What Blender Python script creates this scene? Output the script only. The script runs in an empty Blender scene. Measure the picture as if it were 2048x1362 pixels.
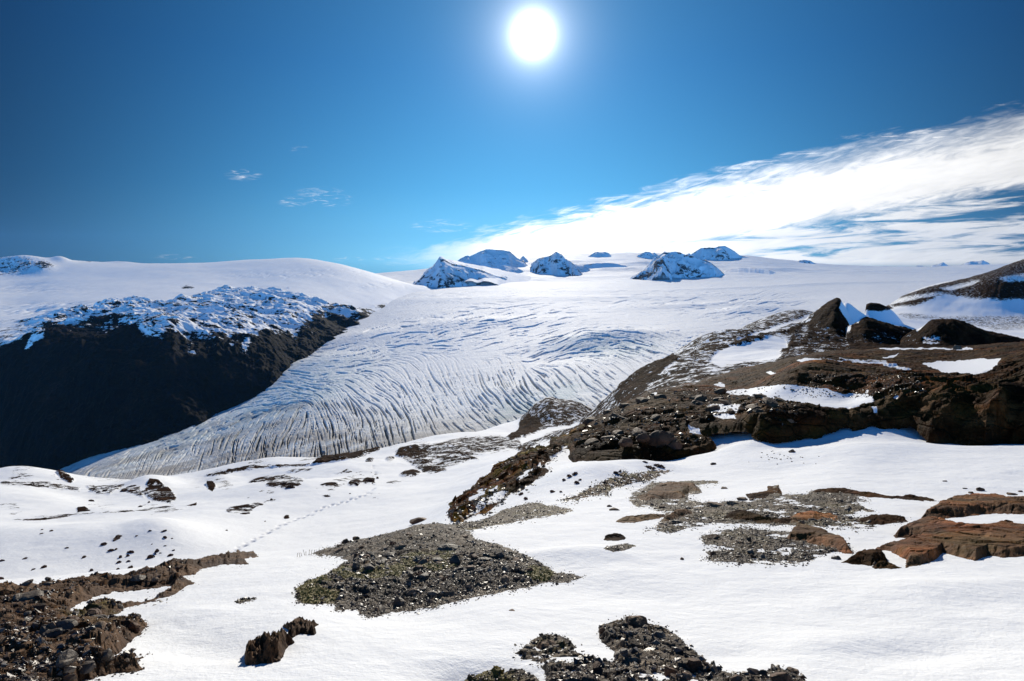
import bpy, math, random, time
import numpy as np
T0 = time.time()
random.seed(7)
C = bpy.context.scene.collection
# ------------------------------------------------------------------ camera
F = 1138.0                       # focal length in pixels of the 2048 px wide photograph
TILT = math.radians(8.05)
cT, sT = math.cos(TILT), math.sin(TILT)
cam_d = bpy.data.cameras.new('camera')
cam_d.sensor_width = 36.0
cam_d.lens = 36.0 * F / 2048.0
cam_d.clip_start = 0.1
cam_d.clip_end = 200000.0
cam = bpy.data.objects.new('camera', cam_d)
C.objects.link(cam)
cam.location = (0, 0, 0)
cam.rotation_euler = (math.radians(90) - TILT, 0, 0)
bpy.context.scene.camera = cam


def e_a(u, v):
    """pixel -> (a, e): tangent of azimuth, tangent of elevation along +Y"""
    yi = (681.0 - np.asarray(v, float)) / F
    dy = cT + sT * yi
    return (np.asarray(u, float) - 1024.0) / F / dy, (-sT + cT * yi) / dy


def uv_of(a, e):
    yi = (e * cT + sT) / (cT - e * sT)
    return 1024.0 + F * a * (cT + sT * yi), 681.0 - F * yi


# ------------------------------------------------------------------ light
SUN_U, SUN_V = 1066, 70
sa, se = e_a(SUN_U, SUN_V)
sdir = np.array([float(sa), 1.0, float(se)])
sdir /= np.linalg.norm(sdir)
SUN_EL = math.asin(sdir[2])
SUN_AZ = math.atan2(sdir[0], sdir[1])        # clockwise from +Y
sd_ = bpy.data.lights.new('sun', 'SUN')
sd_.energy = 4.9
sd_.angle = math.radians(0.53)
sd_.color = (1.0, 0.925, 0.79)
so = bpy.data.objects.new('sun', sd_)
C.objects.link(so)
so.location = (0, 0, 500)
so.rotation_euler = (-(math.pi / 2 - SUN_EL), 0, -SUN_AZ)

vs = bpy.context.scene.view_settings
vs.view_transform = 'Standard'
vs.look = 'None'
vs.gamma = 1.0
vs.exposure = -0.08
vs.use_curve_mapping = False


class NT:
    """tiny helper for node trees"""
    def __init__(self, tree):
        self.t = tree
        tree.nodes.clear()

    def n(self, typ, **kw):
        nd = self.t.nodes.new(typ)
        for k, v in kw.items():
            setattr(nd, k, v)
        return nd

    def put(self, sock, val):
        if val is None:
            return
        if isinstance(val, bpy.types.NodeSocket):
            self.t.links.new(val, sock)
        else:
            sock.default_value = val

    def m(self, op, a, b=None, c=None, clamp=False):
        nd = self.n('ShaderNodeMath', operation=op, use_clamp=clamp)
        self.put(nd.inputs[0], a)
        self.put(nd.inputs[1], b)
        self.put(nd.inputs[2], c)
        return nd.outputs[0]

    def ss(self, x, lo, hi, a=0.0, b=1.0, kind='SMOOTHSTEP'):
        nd = self.n('ShaderNodeMapRange', interpolation_type=kind)
        self.put(nd.inputs['Value'], x)
        self.put(nd.inputs['From Min'], lo)
        self.put(nd.inputs['From Max'], hi)
        self.put(nd.inputs['To Min'], a)
        self.put(nd.inputs['To Max'], b)
        return nd.outputs[0]

    def mix(self, f, a, b, mode='MIX'):
        nd = self.n('ShaderNodeMix', data_type='RGBA', blend_type=mode)
        self.put(nd.inputs[0], f)
        self.put(nd.inputs[6], a)
        self.put(nd.inputs[7], b)
        return nd.outputs[2]

    def noise(self, vec, scale, detail=5, rough=0.55, dist=0.0, out=0):
        nd = self.n('ShaderNodeTexNoise')
        self.put(nd.inputs['Vector'], vec)
        self.put(nd.inputs['Scale'], scale)
        self.put(nd.inputs['Detail'], detail)
        self.put(nd.inputs['Roughness'], rough)
        self.put(nd.inputs['Distortion'], dist)
        return nd.outputs[out]

    def vor(self, vec, scale, feature='F1', out=0, rnd=1.0):
        nd = self.n('ShaderNodeTexVoronoi', feature=feature)
        self.put(nd.inputs['Vector'], vec)
        self.put(nd.inputs['Scale'], scale)
        self.put(nd.inputs['Randomness'], rnd)
        return nd.outputs[out]

    def comb(self, x, y, z):
        nd = self.n('ShaderNodeCombineXYZ')
        self.put(nd.inputs[0], x)
        self.put(nd.inputs[1], y)
        self.put(nd.inputs[2], z)
        return nd.outputs[0]

    def vm(self, op, a, b):
        nd = self.n('ShaderNodeVectorMath', operation=op)
        self.put(nd.inputs[0], a)
        self.put(nd.inputs[1], b)
        return nd.outputs['Value'] if op in ('DOT_PRODUCT', 'LENGTH') else nd.outputs[0]

    def attr(self, name):
        return self.n('ShaderNodeAttribute', attribute_name=name).outputs['Fac']

    def bump(self, h, strength, dist, nrm=None):
        nd = self.n('ShaderNodeBump')
        self.put(nd.inputs['Height'], h)
        nd.inputs['Strength'].default_value = strength
        self.put(nd.inputs['Distance'], dist)
        if nrm is not None:
            self.put(nd.inputs['Normal'], nrm)
        return nd.outputs[0]

    def ramp(self, x, stops):
        nd = self.n('ShaderNodeValToRGB')
        cr = nd.color_ramp
        while len(cr.elements) < len(stops):
            cr.elements.new(0.5)
        for el, (p, c) in zip(cr.elements, stops):
            el.position = p
            el.color = (*c, 1)
        self.put(nd.inputs[0], x)
        return nd.outputs[0]


# ------------------------------------------------------------------ world: sky, cirrus sheet, sun glare
world = bpy.data.worlds.new("World")
bpy.context.scene.world = world
world.use_nodes = True
w = NT(world.node_tree)
sky = w.n('ShaderNodeTexSky', sky_type='NISHITA')
sky.sun_disc = False
sky.sun_elevation = SUN_EL
sky.sun_rotation = SUN_AZ
sky.altitude = 1200
sky.air_density = 1.0
sky.dust_density = 0.15
sky.ozone_density = 2.5
geo = w.n('ShaderNodeTexCoord').outputs['Generated']
sep = w.n('ShaderNodeSeparateXYZ')
w.put(sep.inputs[0], geo)
dx, dy_, dz = sep.outputs
cosang = w.vm('DOT_PRODUCT', geo, tuple(sdir))
ang = w.m('ARCCOSINE', w.m('MINIMUM', cosang, 0.999999))            # radians from the sun
# polarised, deep blue sky away from the sun
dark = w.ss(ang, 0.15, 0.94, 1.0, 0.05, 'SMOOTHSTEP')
back_fill = w.ss(ang, 1.2, 2.0, 0.0, 1.0)  # unseen sky behind the camera, brightened as added fill for shaded snow
hs = w.n('ShaderNodeHueSaturation')
hs.inputs['Saturation'].default_value = 1.32
hs.inputs['Value'].default_value = 1.0
w.put(hs.inputs['Color'], sky.outputs[0])
bw = w.n('ShaderNodeRGBToBW')
w.put(bw.inputs[0], sky.outputs[0])
tint = w.ramp(w.m('MAXIMUM', dz, 0.0), [(0.0, (0.38, 0.80, 1.08)), (0.12, (0.19, 0.61, 1.06)), (0.30, (0.075, 0.44, 1.06)), (0.6, (0.05, 0.36, 0.97))])
skybase = w.mix(0.88, hs.outputs[0], w.mix(1.0, tint, bw.outputs[0], 'MULTIPLY'))
skycol = w.mix(1.0, skybase, w.comb(w.m('ADD', w.m('MULTIPLY', dark, 0.62), w.m('MULTIPLY', back_fill, 3.3)),
                                    w.m('ADD', w.m('MULTIPLY', w.m('POWER', dark, 0.9), 0.98), w.m('MULTIPLY', back_fill, 4.1)),
                                    w.m('ADD', w.m('MULTIPLY', w.m('POWER', dark, 0.75), 1.12), w.m('MULTIPLY', back_fill, 5.0))), 'MULTIPLY')
ysafe = w.m('MAXIMUM', dy_, 0.08)
ta = w.m('DIVIDE', dx, ysafe)
te = w.m('DIVIDE', dz, ysafe)
front = w.ss(dy_, 0.08, 0.3)
# coordinates along (p) and across (q) the cloud sheet
p_ = w.m('ADD', w.m('MULTIPLY', ta, 0.974), w.m('MULTIPLY', te, 0.228))
q_ = w.m('SUBTRACT', w.m('MULTIPLY', te, 0.974), w.m('MULTIPLY', ta, 0.228))
n_str = w.noise(w.comb(w.m('MULTIPLY', p_, 2.2), w.m('MULTIPLY', q_, 15.0), 3.1), 2.0, 7, 0.62, 0.5)
n_fine = w.noise(w.comb(w.m('MULTIPLY', p_, 9.0), w.m('MULTIPLY', q_, 40.0), 8.1), 2.0, 7, 0.6, 0.8)
wob = w.m('ADD', w.m('MULTIPLY', w.m('SUBTRACT', n_str, 0.5), 0.06), w.m('MULTIPLY', w.m('SUBTRACT', n_fine, 0.5), 0.055))
up_line = w.m('ADD', w.m('MULTIPLY', w.m('ADD', ta, 0.168), 0.2337), 0.0240)
d_up = w.m('ADD', w.m('SUBTRACT', up_line, te), wob)                  # >0 : below the upper edge
soft = w.ss(ta, 0.1, 0.9, 0.022, 0.085, 'LINEAR')
c_up = w.ss(w.m('DIVIDE', d_up, soft), 0.0, 1.0)
lo_line = w.m('ADD', w.m('MULTIPLY', w.m('SUBTRACT', ta, 0.412), 0.173), 0.046)
d_lo = w.m('ADD', w.m('SUBTRACT', te, lo_line), w.m('MULTIPLY', wob, 0.7))
c_lo = w.ss(d_lo, -0.012, 0.014)
# streaky layer lower down, level with the horizon
n_lv = w.noise(w.comb(w.m('MULTIPLY', ta, 3.0), w.m('MULTIPLY', w.m('SUBTRACT', te, w.m('MULTIPLY', ta, 0.06)), 34.0), 1.7), 1.6, 8, 0.62, 0.6)
cover = w.ss(te, 0.01, 0.12, 0.16, -0.02, 'LINEAR')
lv = w.ss(w.m('ADD', n_lv, cover), 0.50, 0.66)
leftfade = w.ss(ta, -0.26, 0.02)
lv2 = w.m('MULTIPLY', lv, w.m('MULTIPLY', leftfade, w.ss(d_up, -0.01, 0.02)))
sheet = w.m('MULTIPLY', c_up, w.m('MULTIPLY', c_lo, w.ss(ta, -0.2, 0.0)))
midfill = w.m('MULTIPLY', w.ss(ta, 0.42, 0.12), w.ss(ta, -0.2, 0.0))
sheet = w.m('MAXIMUM', sheet, w.m('MULTIPLY', c_up, w.m('MULTIPLY', midfill, 0.97)))
cl = w.m('MAXIMUM', sheet, w.m('MULTIPLY', lv2, 0.92))
# a few small wisps over the left dome
n_w = w.noise(w.comb(w.m('MULTIPLY', ta, 6.0), w.m('MULTIPLY', te, 26.0), 5.0), 2.3, 6, 0.6, 0.5)


def blob(ca, ce, ra, re):
    x = w.m('DIVIDE', w.m('SUBTRACT', ta, ca), ra)
    y = w.m('DIVIDE', w.m('SUBTRACT', te, ce), re)
    return w.ss(w.m('ADD', w.m('MULTIPLY', x, x), w.m('MULTIPLY', y, y)), 1.0, 0.0)


wis = None
for (u0, v0, ru, rv) in [(586, 403, 40, 12), (662, 400, 56, 16), (486, 350, 44, 14), (640, 385, 60, 14), (815, 530, 110, 26), (880, 452, 80, 16), (600, 300, 24, 10), (700, 518, 40, 7), (350, 514, 60, 7)]:
    a0, e0 = e_a(u0, v0)
    b = blob(float(a0), float(e0), ru / F, rv / F)
    wis = b if wis is None else w.m('MAXIMUM', wis, b)
n_w2 = w.noise(w.comb(w.m('MULTIPLY', w.m('ADD', ta, w.m('MULTIPLY', te, 0.8)), 22.0), w.m('MULTIPLY', te, 120.0), 2.0), 1.3, 7, 0.68, 1.2)
wisp = w.m('MULTIPLY', w.m('MULTIPLY', w.ss(n_w2, 0.48, 0.78), w.ss(wis, 0.0, 1.0)), 0.5)
cl = w.m('MAXIMUM', cl, wisp)
cl = w.m('MULTIPLY', w.m('MULTIPLY', cl, front), w.ss(te, -0.02, 0.0))
cbright = w.ss(ang, 0.28, 0.98, 1.75, 0.50, 'LINEAR')
tex = w.m('MULTIPLY', w.ss(n_str, 0.3, 0.7, 0.88, 1.10, 'LINEAR'), w.ss(n_fine, 0.3, 0.7, 0.93, 1.05, 'LINEAR'))
cb = w.m('MULTIPLY', cbright, tex)
ccol = w.comb(cb, w.m('MULTIPLY', cb, 0.985), w.m('MULTIPLY', cb, 0.97))
# glare round the sun
def decay(a_, k_):
    return w.m('MULTIPLY', w.m('POWER', 2.718, w.m('DIVIDE', w.m('MULTIPLY', ang, -1.0), k_)), a_)


g1 = decay(28.0, 0.0085)
g2 = decay(1.5, 0.034)
g3 = decay(0.22, 0.24)
glow = w.m('ADD', w.m('ADD', g1, g2), g3)
SKY_S = 0.095
# clouds are given in display units, so divide by the background strength
sky_and = w.mix(cl, skycol, w.mix(1.0, ccol, (1 / SKY_S,) * 3 + (1,), 'MULTIPLY'))
core = w.m('ADD', g1, g2)
gl = w.comb(w.m('DIVIDE', w.m('ADD', core, w.m('MULTIPLY', g3, 0.35)), SKY_S), w.m('DIVIDE', w.m('ADD', core, w.m('MULTIPLY', g3, 0.8)), SKY_S), w.m('DIVIDE', w.m('ADD', core, g3), SKY_S))
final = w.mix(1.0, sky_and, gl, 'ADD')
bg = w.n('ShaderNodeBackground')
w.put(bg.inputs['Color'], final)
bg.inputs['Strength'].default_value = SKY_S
wo = w.n('ShaderNodeOutputWorld')
w.t.links.new(bg.outputs[0], wo.inputs['Surface'])

# ------------------------------------------------------------------ numpy noise
def _h(ix, iy, seed):
    h = (ix.astype(np.uint32) * np.uint32(374761393)) ^ (iy.astype(np.uint32) * np.uint32(668265263)) ^ np.uint32((seed * 2246822519) & 0xffffffff)
    h = (h ^ (h >> np.uint32(13))) * np.uint32(1274126177)
    h ^= h >> np.uint32(16)
    h = h * np.uint32(2246822519)
    return h ^ (h >> np.uint32(15))


def rnd01(ix, iy, seed):
    return _h(ix, iy, seed).astype(np.float32) / np.float32(4294967295.0)


def gn(x, y, seed=0):
    """gradient noise, about -1..1"""
    xf = np.floor(x); yf = np.floor(y)
    ix = xf.astype(np.int64); iy = yf.astype(np.int64)
    fx = (x - xf).astype(np.float32); fy = (y - yf).astype(np.float32)
    ux = fx * fx * fx * (fx * (fx * 6 - 15) + 10)
    uy = fy * fy * fy * (fy * (fy * 6 - 15) + 10)

    def g(dx, dy):
        an = rnd01(ix + dx, iy + dy, seed) * np.float32(6.2831853)
        return np.cos(an) * (fx - dx) + np.sin(an) * (fy - dy)
    a = g(0, 0); b = g(1, 0); c = g(0, 1); d = g(1, 1)
    return ((a + (b - a) * ux) * (1 - uy) + (c + (d - c) * ux) * uy) * 1.5


def fbm(x, y, seed=0, o=5, g=0.5, kind=0):
    s = np.zeros(np.shape(x), np.float32); amp = 1.0; tot = 0
    for i in range(o):
        n = gn(x, y, seed + i * 17)
        if kind == 1:
            n = 1 - 2 * np.abs(n)          # ridged
        elif kind == 2:
            n = 2 * np.abs(n) - 0.6        # billow
        s += amp * n; tot += amp; amp *= g
        x, y = x * 1.92 + y * 0.6 + 3.7, y * 1.92 - x * 0.6 - 1.3
    return s / tot


def plates(x, y, seed=0, tilt=0.6):
    """random tilted angular plates: worley cells, each a tilted facet, about -1..1"""
    ix = np.floor(x).astype(np.int64); iy = np.floor(y).astype(np.int64)
    best = np.full(x.shape, 1e9, np.float32); out = np.zeros(x.shape, np.float32)
    for ox in (-1, 0, 1):
        for oy in (-1, 0, 1):
            cx = ix + ox; cy = iy + oy
            px = cx + rnd01(cx, cy, seed); py = cy + rnd01(cx, cy, seed + 1)
            ddx = (x - px).astype(np.float32); ddy = (y - py).astype(np.float32)
            d = ddx * ddx + ddy * ddy
            k = d < best
            if not k.any():
                continue
            hh = rnd01(cx, cy, seed + 2) * 2 - 1
            t1 = (rnd01(cx, cy, seed + 3) * 2 - 1) * tilt; t2 = (rnd01(cx, cy, seed + 4) * 2 - 1) * tilt
            out = np.where(k, hh * 0.55 + t1 * ddx * 1.6 + t2 * ddy * 1.6, out)
            best = np.where(k, d, best)
    return out


def smooth(x, lo, hi):
    t = np.clip((x - lo) / (hi - lo), 0, 1)
    return t * t * (3 - 2 * t)


def poly_sd(U, V, poly):
    """signed distance to a polygon in pixels, positive inside"""
    P = np.array(poly, float)
    d2 = np.full(U.shape, 1e12); ins = np.zeros(U.shape, bool)
    n = len(P)
    for i in range(n):
        x1, y1 = P[i]; x2, y2 = P[(i + 1) % n]
        ex, ey = x2 - x1, y2 - y1
        t = np.clip(((U - x1) * ex + (V - y1) * ey) / (ex * ex + ey * ey + 1e-9), 0, 1)
        d2 = np.minimum(d2, (U - x1 - t * ex) ** 2 + (V - y1 - t * ey) ** 2)
        if y1 != y2:
            c = ((V >= min(y1, y2)) & (V < max(y1, y2))) & (U < (V - y1) * ex / ey + x1)
            ins ^= c
    d = np.sqrt(d2)
    return np.where(ins, d, -d)


def multi_sd(U, V, polys):
    s = None
    for p in polys:
        x = poly_sd(U, V, p)
        s = x if s is None else np.maximum(s, x)
    return s


# ------------------------------------------------------------------ smooth fields over (a, ln D)
class Field:
    KA = 2.2

    def __init__(self, pts, lam=1e-5):
        P = np.array(pts, float)
        a, e = e_a(P[:, 0], P[:, 1])
        self.X = np.stack([a * self.KA, np.log(P[:, 2])], 1)
        n = len(P)
        d = np.linalg.norm(self.X[:, None] - self.X[None], axis=2)
        K = self.k(d) + lam * np.eye(n)
        Q = np.concatenate([np.ones((n, 1)), self.X], 1)
        A = np.block([[K, Q], [Q.T, np.zeros((3, 3))]])
        sol = np.linalg.solve(A, np.concatenate([e, np.zeros(3)]))
        self.w = sol[:n]; self.c = sol[n:]

    @staticmethod
    def k(d):
        return np.where(d > 1e-9, d * d * np.log(np.maximum(d, 1e-9)), 0)

    def ev(self, a, L):
        out = np.empty(a.shape)
        fa = a.ravel() * self.KA; fl = L.ravel(); o = out.ravel()
        for s in range(0, fa.size, 20000):
            x = fa[s:s + 20000]; y = fl[s:s + 20000]
            d = np.sqrt((x[:, None] - self.X[:, 0]) ** 2 + (y[:, None] - self.X[:, 1]) ** 2)
            o[s:s + 20000] = self.k(d) @ self.w + self.c[0] + self.c[1] * x + self.c[2] * y
        return o.reshape(a.shape)

    def grid(self, av, Lv, sub=6):
        """evaluate on a grid of rows Lv, columns av through a coarse grid and cubic interpolation"""
        def coarse(v):
            n = max(6, int(len(v) / sub))
            return np.interp(np.linspace(0, len(v) - 1, n), np.arange(len(v)), v)
        ca, cl_ = coarse(av), coarse(Lv)
        A, LL = np.meshgrid(ca, cl_)
        E = self.ev(A, LL)
        return cubic2(E, ca, cl_, av, Lv)


def cubw(xc, x):
    i = np.clip(np.searchsorted(xc, x) - 1, 0, len(xc) - 2)
    t = (x - xc[i]) / (xc[i + 1] - xc[i])
    W = np.zeros((len(x), len(xc)))
    r = np.arange(len(x))
    w0 = -0.5 * t + t * t - 0.5 * t ** 3; w1 = 1 - 2.5 * t * t + 1.5 * t ** 3
    w2 = 0.5 * t + 2 * t * t - 1.5 * t ** 3; w3 = -0.5 * t * t + 0.5 * t ** 3
    np.add.at(W, (r, np.maximum(i - 1, 0)), w0)
    np.add.at(W, (r, i), w1)
    np.add.at(W, (r, i + 1), w2)
    np.add.at(W, (r, np.minimum(i + 2, len(xc) - 1)), w3)
    return W


def cubic2(E, ca, cl_, av, Lv):
    return cubw(cl_, Lv) @ E @ cubw(ca, av).T


# ------------------------------------------------------------------ mesh helpers
def link(me, name, mat, parent=None):
    me.name = name
    o = bpy.data.objects.new(name, me)
    C.objects.link(o)
    if mat:
        me.materials.append(mat)
    if parent is not None:
        o.parent = parent
    return o


def np_mesh(name, verts, quads=None, tris=None, attrs=None, smooth_sh=True):
    me = bpy.data.meshes.new(name)
    verts = np.ascontiguousarray(verts, np.float32)
    me.vertices.add(len(verts))
    me.vertices.foreach_set('co', verts.ravel())
    f = quads if quads is not None else tris
    k = f.shape[1]
    me.loops.add(f.size)
    me.loops.foreach_set('vertex_index', np.ascontiguousarray(f, np.int32).ravel())
    me.polygons.add(len(f))
    me.polygons.foreach_set('loop_start', np.arange(0, f.size, k, dtype=np.int32))
    me.polygons.foreach_set('use_smooth', np.full(len(f), smooth_sh, bool))
    me.update(calc_edges=True)
    for an, av in (attrs or {}).items():
        at = me.attributes.new(an, 'FLOAT', 'POINT')
        at.data.foreach_set('value', np.ascontiguousarray(av, np.float32).ravel())
    return me


def grid_mesh(name, X, Y, Z, mat, keep=None, attrs=None, smooth_sh=True):
    R, Cn = X.shape
    idx = np.arange(R * Cn).reshape(R, Cn)
    q = np.stack([idx[:-1, :-1], idx[:-1, 1:], idx[1:, 1:], idx[1:, :-1]], -1)
    if keep is not None:
        kq = keep[:-1, :-1] | keep[:-1, 1:] | keep[1:, 1:] | keep[1:, :-1]
        q = q[kq]
    q = q.reshape(-1, 4)
    used = np.zeros(R * Cn, bool)
    used[q.ravel()] = True
    remap = np.cumsum(used) - 1
    V = np.stack([X, Y, Z], -1).reshape(-1, 3)[used]
    at = {k: v.reshape(-1)[used] for k, v in (attrs or {}).items()}
    me = np_mesh(name, V, quads=remap[q], attrs=at, smooth_sh=smooth_sh)
    return link(me, name, mat)


def struct(o, kind='structure'):
    o['kind'] = kind
    return o


def tag(o, label, cat, group=None, kind=None):
    o['label'] = label
    o['category'] = cat
    if group:
        o['group'] = group
    if kind:
        o['kind'] = kind
    return o


# ------------------------------------------------------------------ materials
def new_mat(name):
    m = bpy.data.materials.new(name)
    m.use_nodes = True
    t = NT(m.node_tree)
    bs = t.n('ShaderNodeBsdfPrincipled')
    out = t.n('ShaderNodeOutputMaterial')
    t.t.links.new(bs.outputs[0], out.inputs['Surface'])
    pos = t.n('ShaderNodeNewGeometry').outputs['Position']
    return m, t, bs, pos


SNOW = (0.86, 0.88, 0.92, 1)


def mat_snow(name='snow_near', fine=1.0):
    m, t, bs, pos = new_mat(name)
    t.put(bs.inputs['Base Color'], SNOW)
    bs.inputs['Roughness'].default_value = 0.55
    bs.inputs['Specular IOR Level'].default_value = 0.25
    n1 = t.noise(pos, 2.2 * fine, 6, 0.6)
    n2 = t.noise(pos, 60.0 * fine, 3, 0.6)
    n3 = t.noise(pos, 0.25 * fine, 4, 0.5)
    h = t.m('ADD', t.m('ADD', t.m('MULTIPLY', n1, 0.05), t.m('MULTIPLY', n2, 0.0035)), t.m('MULTIPLY', n3, 0.2))
    t.put(bs.inputs['Normal'], t.bump(h, 0.55, 1.0 / fine))
    return m


def rockcol(t, pos, sc, cols, lo=0.3, hi=0.7):
    cols = [tuple(max(0.001, (sum(c) / 3) + (x - sum(c) / 3) * 1.4) for x in c) for c in cols]
    n = t.noise(pos, sc, 7, 0.62, 0.3)
    k = len(cols)
    return t.ramp(t.ss(n, lo, hi, kind='LINEAR'), [(i / (k - 1), c) for i, c in enumerate(cols)])


def mat_rock(name, cols, sc=1.5, bump_s=6.0, bump_d=0.08, moss=None, rough=0.75, snow_attr=False, spec=0.4, strata=True, bands=False):
    m, t, bs, pos = new_mat(name)
    col = rockcol(t, pos, sc, cols)
    fine = t.noise(pos, sc * 14, 4, 0.7)
    col = t.mix(1.0, col, t.ramp(fine, [(0.25, (0.4, 0.4, 0.4)), (0.75, (1.25, 1.2, 1.15))]), 'MULTIPLY')
    if moss:
        mk = t.ss(t.noise(pos, sc * 0.8, 6, 0.65), 0.50, 0.60)
        mk = t.m('MULTIPLY', mk, t.attr('moss'))
        mc = t.mix(t.noise(pos, sc * 2.5, 3), moss[0], moss[1])
        col = t.mix(mk, col, mc)
    if bands:
        b1 = t.noise(t.vm('MULTIPLY', pos, (0.12, 0.9, 1.6)), sc * 2.0, 5, 0.6, 0.4)
        b2 = t.noise(pos, sc * 0.35, 4, 0.6)
        col = t.mix(1.0, col, t.ramp(b1, [(0.35, (0.45, 0.42, 0.4)), (0.65, (1.35, 1.25, 1.15))]), 'MULTIPLY')
        col = t.mix(t.ss(b2, 0.50, 0.66, 0.0, 0.75), col, t.mix(1.0, col, (2.9, 1.75, 0.95, 1), 'MULTIPLY'))
    # fractures
    v = t.vor(t.vm('MULTIPLY', pos, (1.0, 1.0, 2.2)), bump_s * 0.45, 'DISTANCE_TO_EDGE')
    cr = t.ss(v, 0.0, 0.09)
    n = t.noise(pos, bump_s, 7, 0.68)
    h = t.m('ADD', n, t.m('MULTIPLY', cr, 0.35))
    if strata:
        st = t.noise(t.vm('MULTIPLY', pos, (0.35, 0.35, 3.5)), bump_s * 0.7, 5, 0.6, 0.6)
        h = t.m('ADD', h, t.m('MULTIPLY', st, 0.7))
    if snow_attr:
        ns = t.noise(pos, sc * 2.0, 6, 0.65)
        mk = t.ss(t.m('ADD', t.attr('snow'), t.m('MULTIPLY', t.m('SUBTRACT', ns, 0.5), 0.9)), 0.47, 0.55)
        col = t.mix(mk, col, SNOW)
        h = t.m('MULTIPLY', h, t.m('SUBTRACT', 1.0, t.m('MULTIPLY', mk, 0.9)))
        t.put(bs.inputs['Roughness'], t.ss(mk, 0, 1, rough, 0.6, 'LINEAR'))
    else:
        bs.inputs['Roughness'].default_value = rough
    t.put(bs.inputs['Base Color'], col)
    bs.inputs['Specular IOR Level'].default_value = spec
    t.put(bs.inputs['Normal'], t.bump(h, 0.8, bump_d))
    return m


def mat_mixed(name, cols, nsc, scale_m, bump_d, warp=2.0, grain=False, spec=0.2):
    """terrain seen from afar: snow cover over rock, amount of bare rock in the 'rock' attribute"""
    m, t, bs, pos = new_mat(name)
    p2 = t.vm('MULTIPLY', pos, (1.0, 1.0, 2.0))
    n = t.noise(p2, nsc, 8, 0.66, 0.4)
    n2 = t.noise(p2, nsc * 5, 5, 0.65)
    k = t.m('ADD', t.attr('rock'), t.m('ADD', t.m('MULTIPLY', t.m('SUBTRACT', n, 0.5), warp), t.m('MULTIPLY', t.m('SUBTRACT', n2, 0.5), warp * 0.5)))
    mk = t.m('MULTIPLY', t.ss(k, 0.47, 0.54), t.ss(t.attr('rock'), 0.05, 0.2))
    rc = rockcol(t, pos, nsc * 0.7, cols)
    rc = t.mix(1.0, rc, t.ramp(t.noise(pos, nsc * 9, 4, 0.7), [(0.3, (0.35, 0.35, 0.35)), (0.75, (1.15, 1.05, 1.0))]), 'MULTIPLY')
    t.put(bs.inputs['Base Color'], t.mix(mk, SNOW, rc))
    bs.inputs['Roughness'].default_value = 0.8
    t.put(bs.inputs['Specular IOR Level'], t.ss(mk, 0, 1, spec, 0.02, 'LINEAR'))
    hn = t.noise(p2, scale_m, 8, 0.66)
    h = t.m('MULTIPLY', hn, t.ss(mk, 0, 1, 0.04, 1.0, 'LINEAR'))
    nb = t.bump(h, 0.8, bump_d)
    if grain:
        g_ = t.m('ADD', t.noise(pos, 55, 3, 0.7), t.m('ADD', t.m('MULTIPLY', t.noise(pos, 9, 5, 0.6), 2.2), t.m('MULTIPLY', t.noise(pos, 1.7, 5, 0.6), 9.0)))
        nb = t.bump(g_, 0.35, 0.02, nb)
    t.put(bs.inputs['Normal'], nb)
    return m


BROWN = [(0.010, 0.005, 0.004), (0.024, 0.012, 0.008), (0.048, 0.025, 0.015), (0.095, 0.055, 0.033)]
GREYB = [(0.022, 0.015, 0.010), (0.058, 0.043, 0.031), (0.11, 0.085, 0.062), (0.19, 0.155, 0.12)]
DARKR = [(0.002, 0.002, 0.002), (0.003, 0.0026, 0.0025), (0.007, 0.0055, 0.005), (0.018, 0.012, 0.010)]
OCHRE = [(0.055, 0.028, 0.015), (0.15, 0.075, 0.035), (0.22, 0.13, 0.07), (0.27, 0.19, 0.12)]
MOSS = ((0.09, 0.072, 0.012, 1), (0.17, 0.13, 0.022, 1))
M = {}
M['snow'] = mat_snow()
M['rockA'] = mat_rock('brown_schist', [(0.024, 0.013, 0.008), (0.062, 0.035, 0.021), (0.115, 0.070, 0.043), (0.18, 0.12, 0.078)], 1.6, 7.0, 0.06, MOSS, spec=0.2)
M['rockM'] = mat_rock('mossy_schist', GREYB, 2.2, 9.0, 0.05, MOSS)
M['slab'] = mat_rock('ochre_slab', [(0.035, 0.02, 0.012), (0.10, 0.056, 0.03), (0.16, 0.10, 0.06), (0.22, 0.155, 0.10)], 0.8, 5.0, 0.07, MOSS, rough=0.75, bands=True, spec=0.12)
M['outcrop'] = mat_rock('outcrop_rock', spec=0.03, cols= [(0.010, 0.0055, 0.0035), (0.028, 0.015, 0.009), (0.06, 0.034, 0.019), (0.125, 0.08, 0.047)], sc=0.45, bump_s=1.6, bump_d=0.35, moss=MOSS, snow_attr=True, bands=True)
M['mound'] = mat_rock('moraine_gravel', [(0.02, 0.014, 0.012), (0.035, 0.024, 0.02), (0.055, 0.038, 0.032)], 0.12, 1.2, 0.5, None, 0.9, True, 0.1, False)
M['mixed_near'] = mat_mixed('snowy_ground', BROWN, 0.28, 0.8, 1.0, grain=True)
M['mixed_hill'] = mat_mixed('snowy_hill', BROWN, 0.42, 0.55, 3.0)
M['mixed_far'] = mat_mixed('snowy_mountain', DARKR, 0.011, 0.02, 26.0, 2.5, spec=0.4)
M['peak'] = mat_mixed('snowy_peak', [(0.03, 0.035, 0.045), (0.06, 0.065, 0.075)], 0.010, 0.012, 30.0, 1.3)


def log_rows(knots, n):
    """knots: (fraction, D) -> n ln D values"""
    k = np.array(knots, float)
    return np.interp(np.linspace(0, 1, n), k[:, 0], np.log(k[:, 1]))

# ================================================================== THE GROUND (near slope, valley, knolls, right hill)
G = []


def col(u, seq):
    for v, d in seq:
        G.append((u, v, d))


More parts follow.
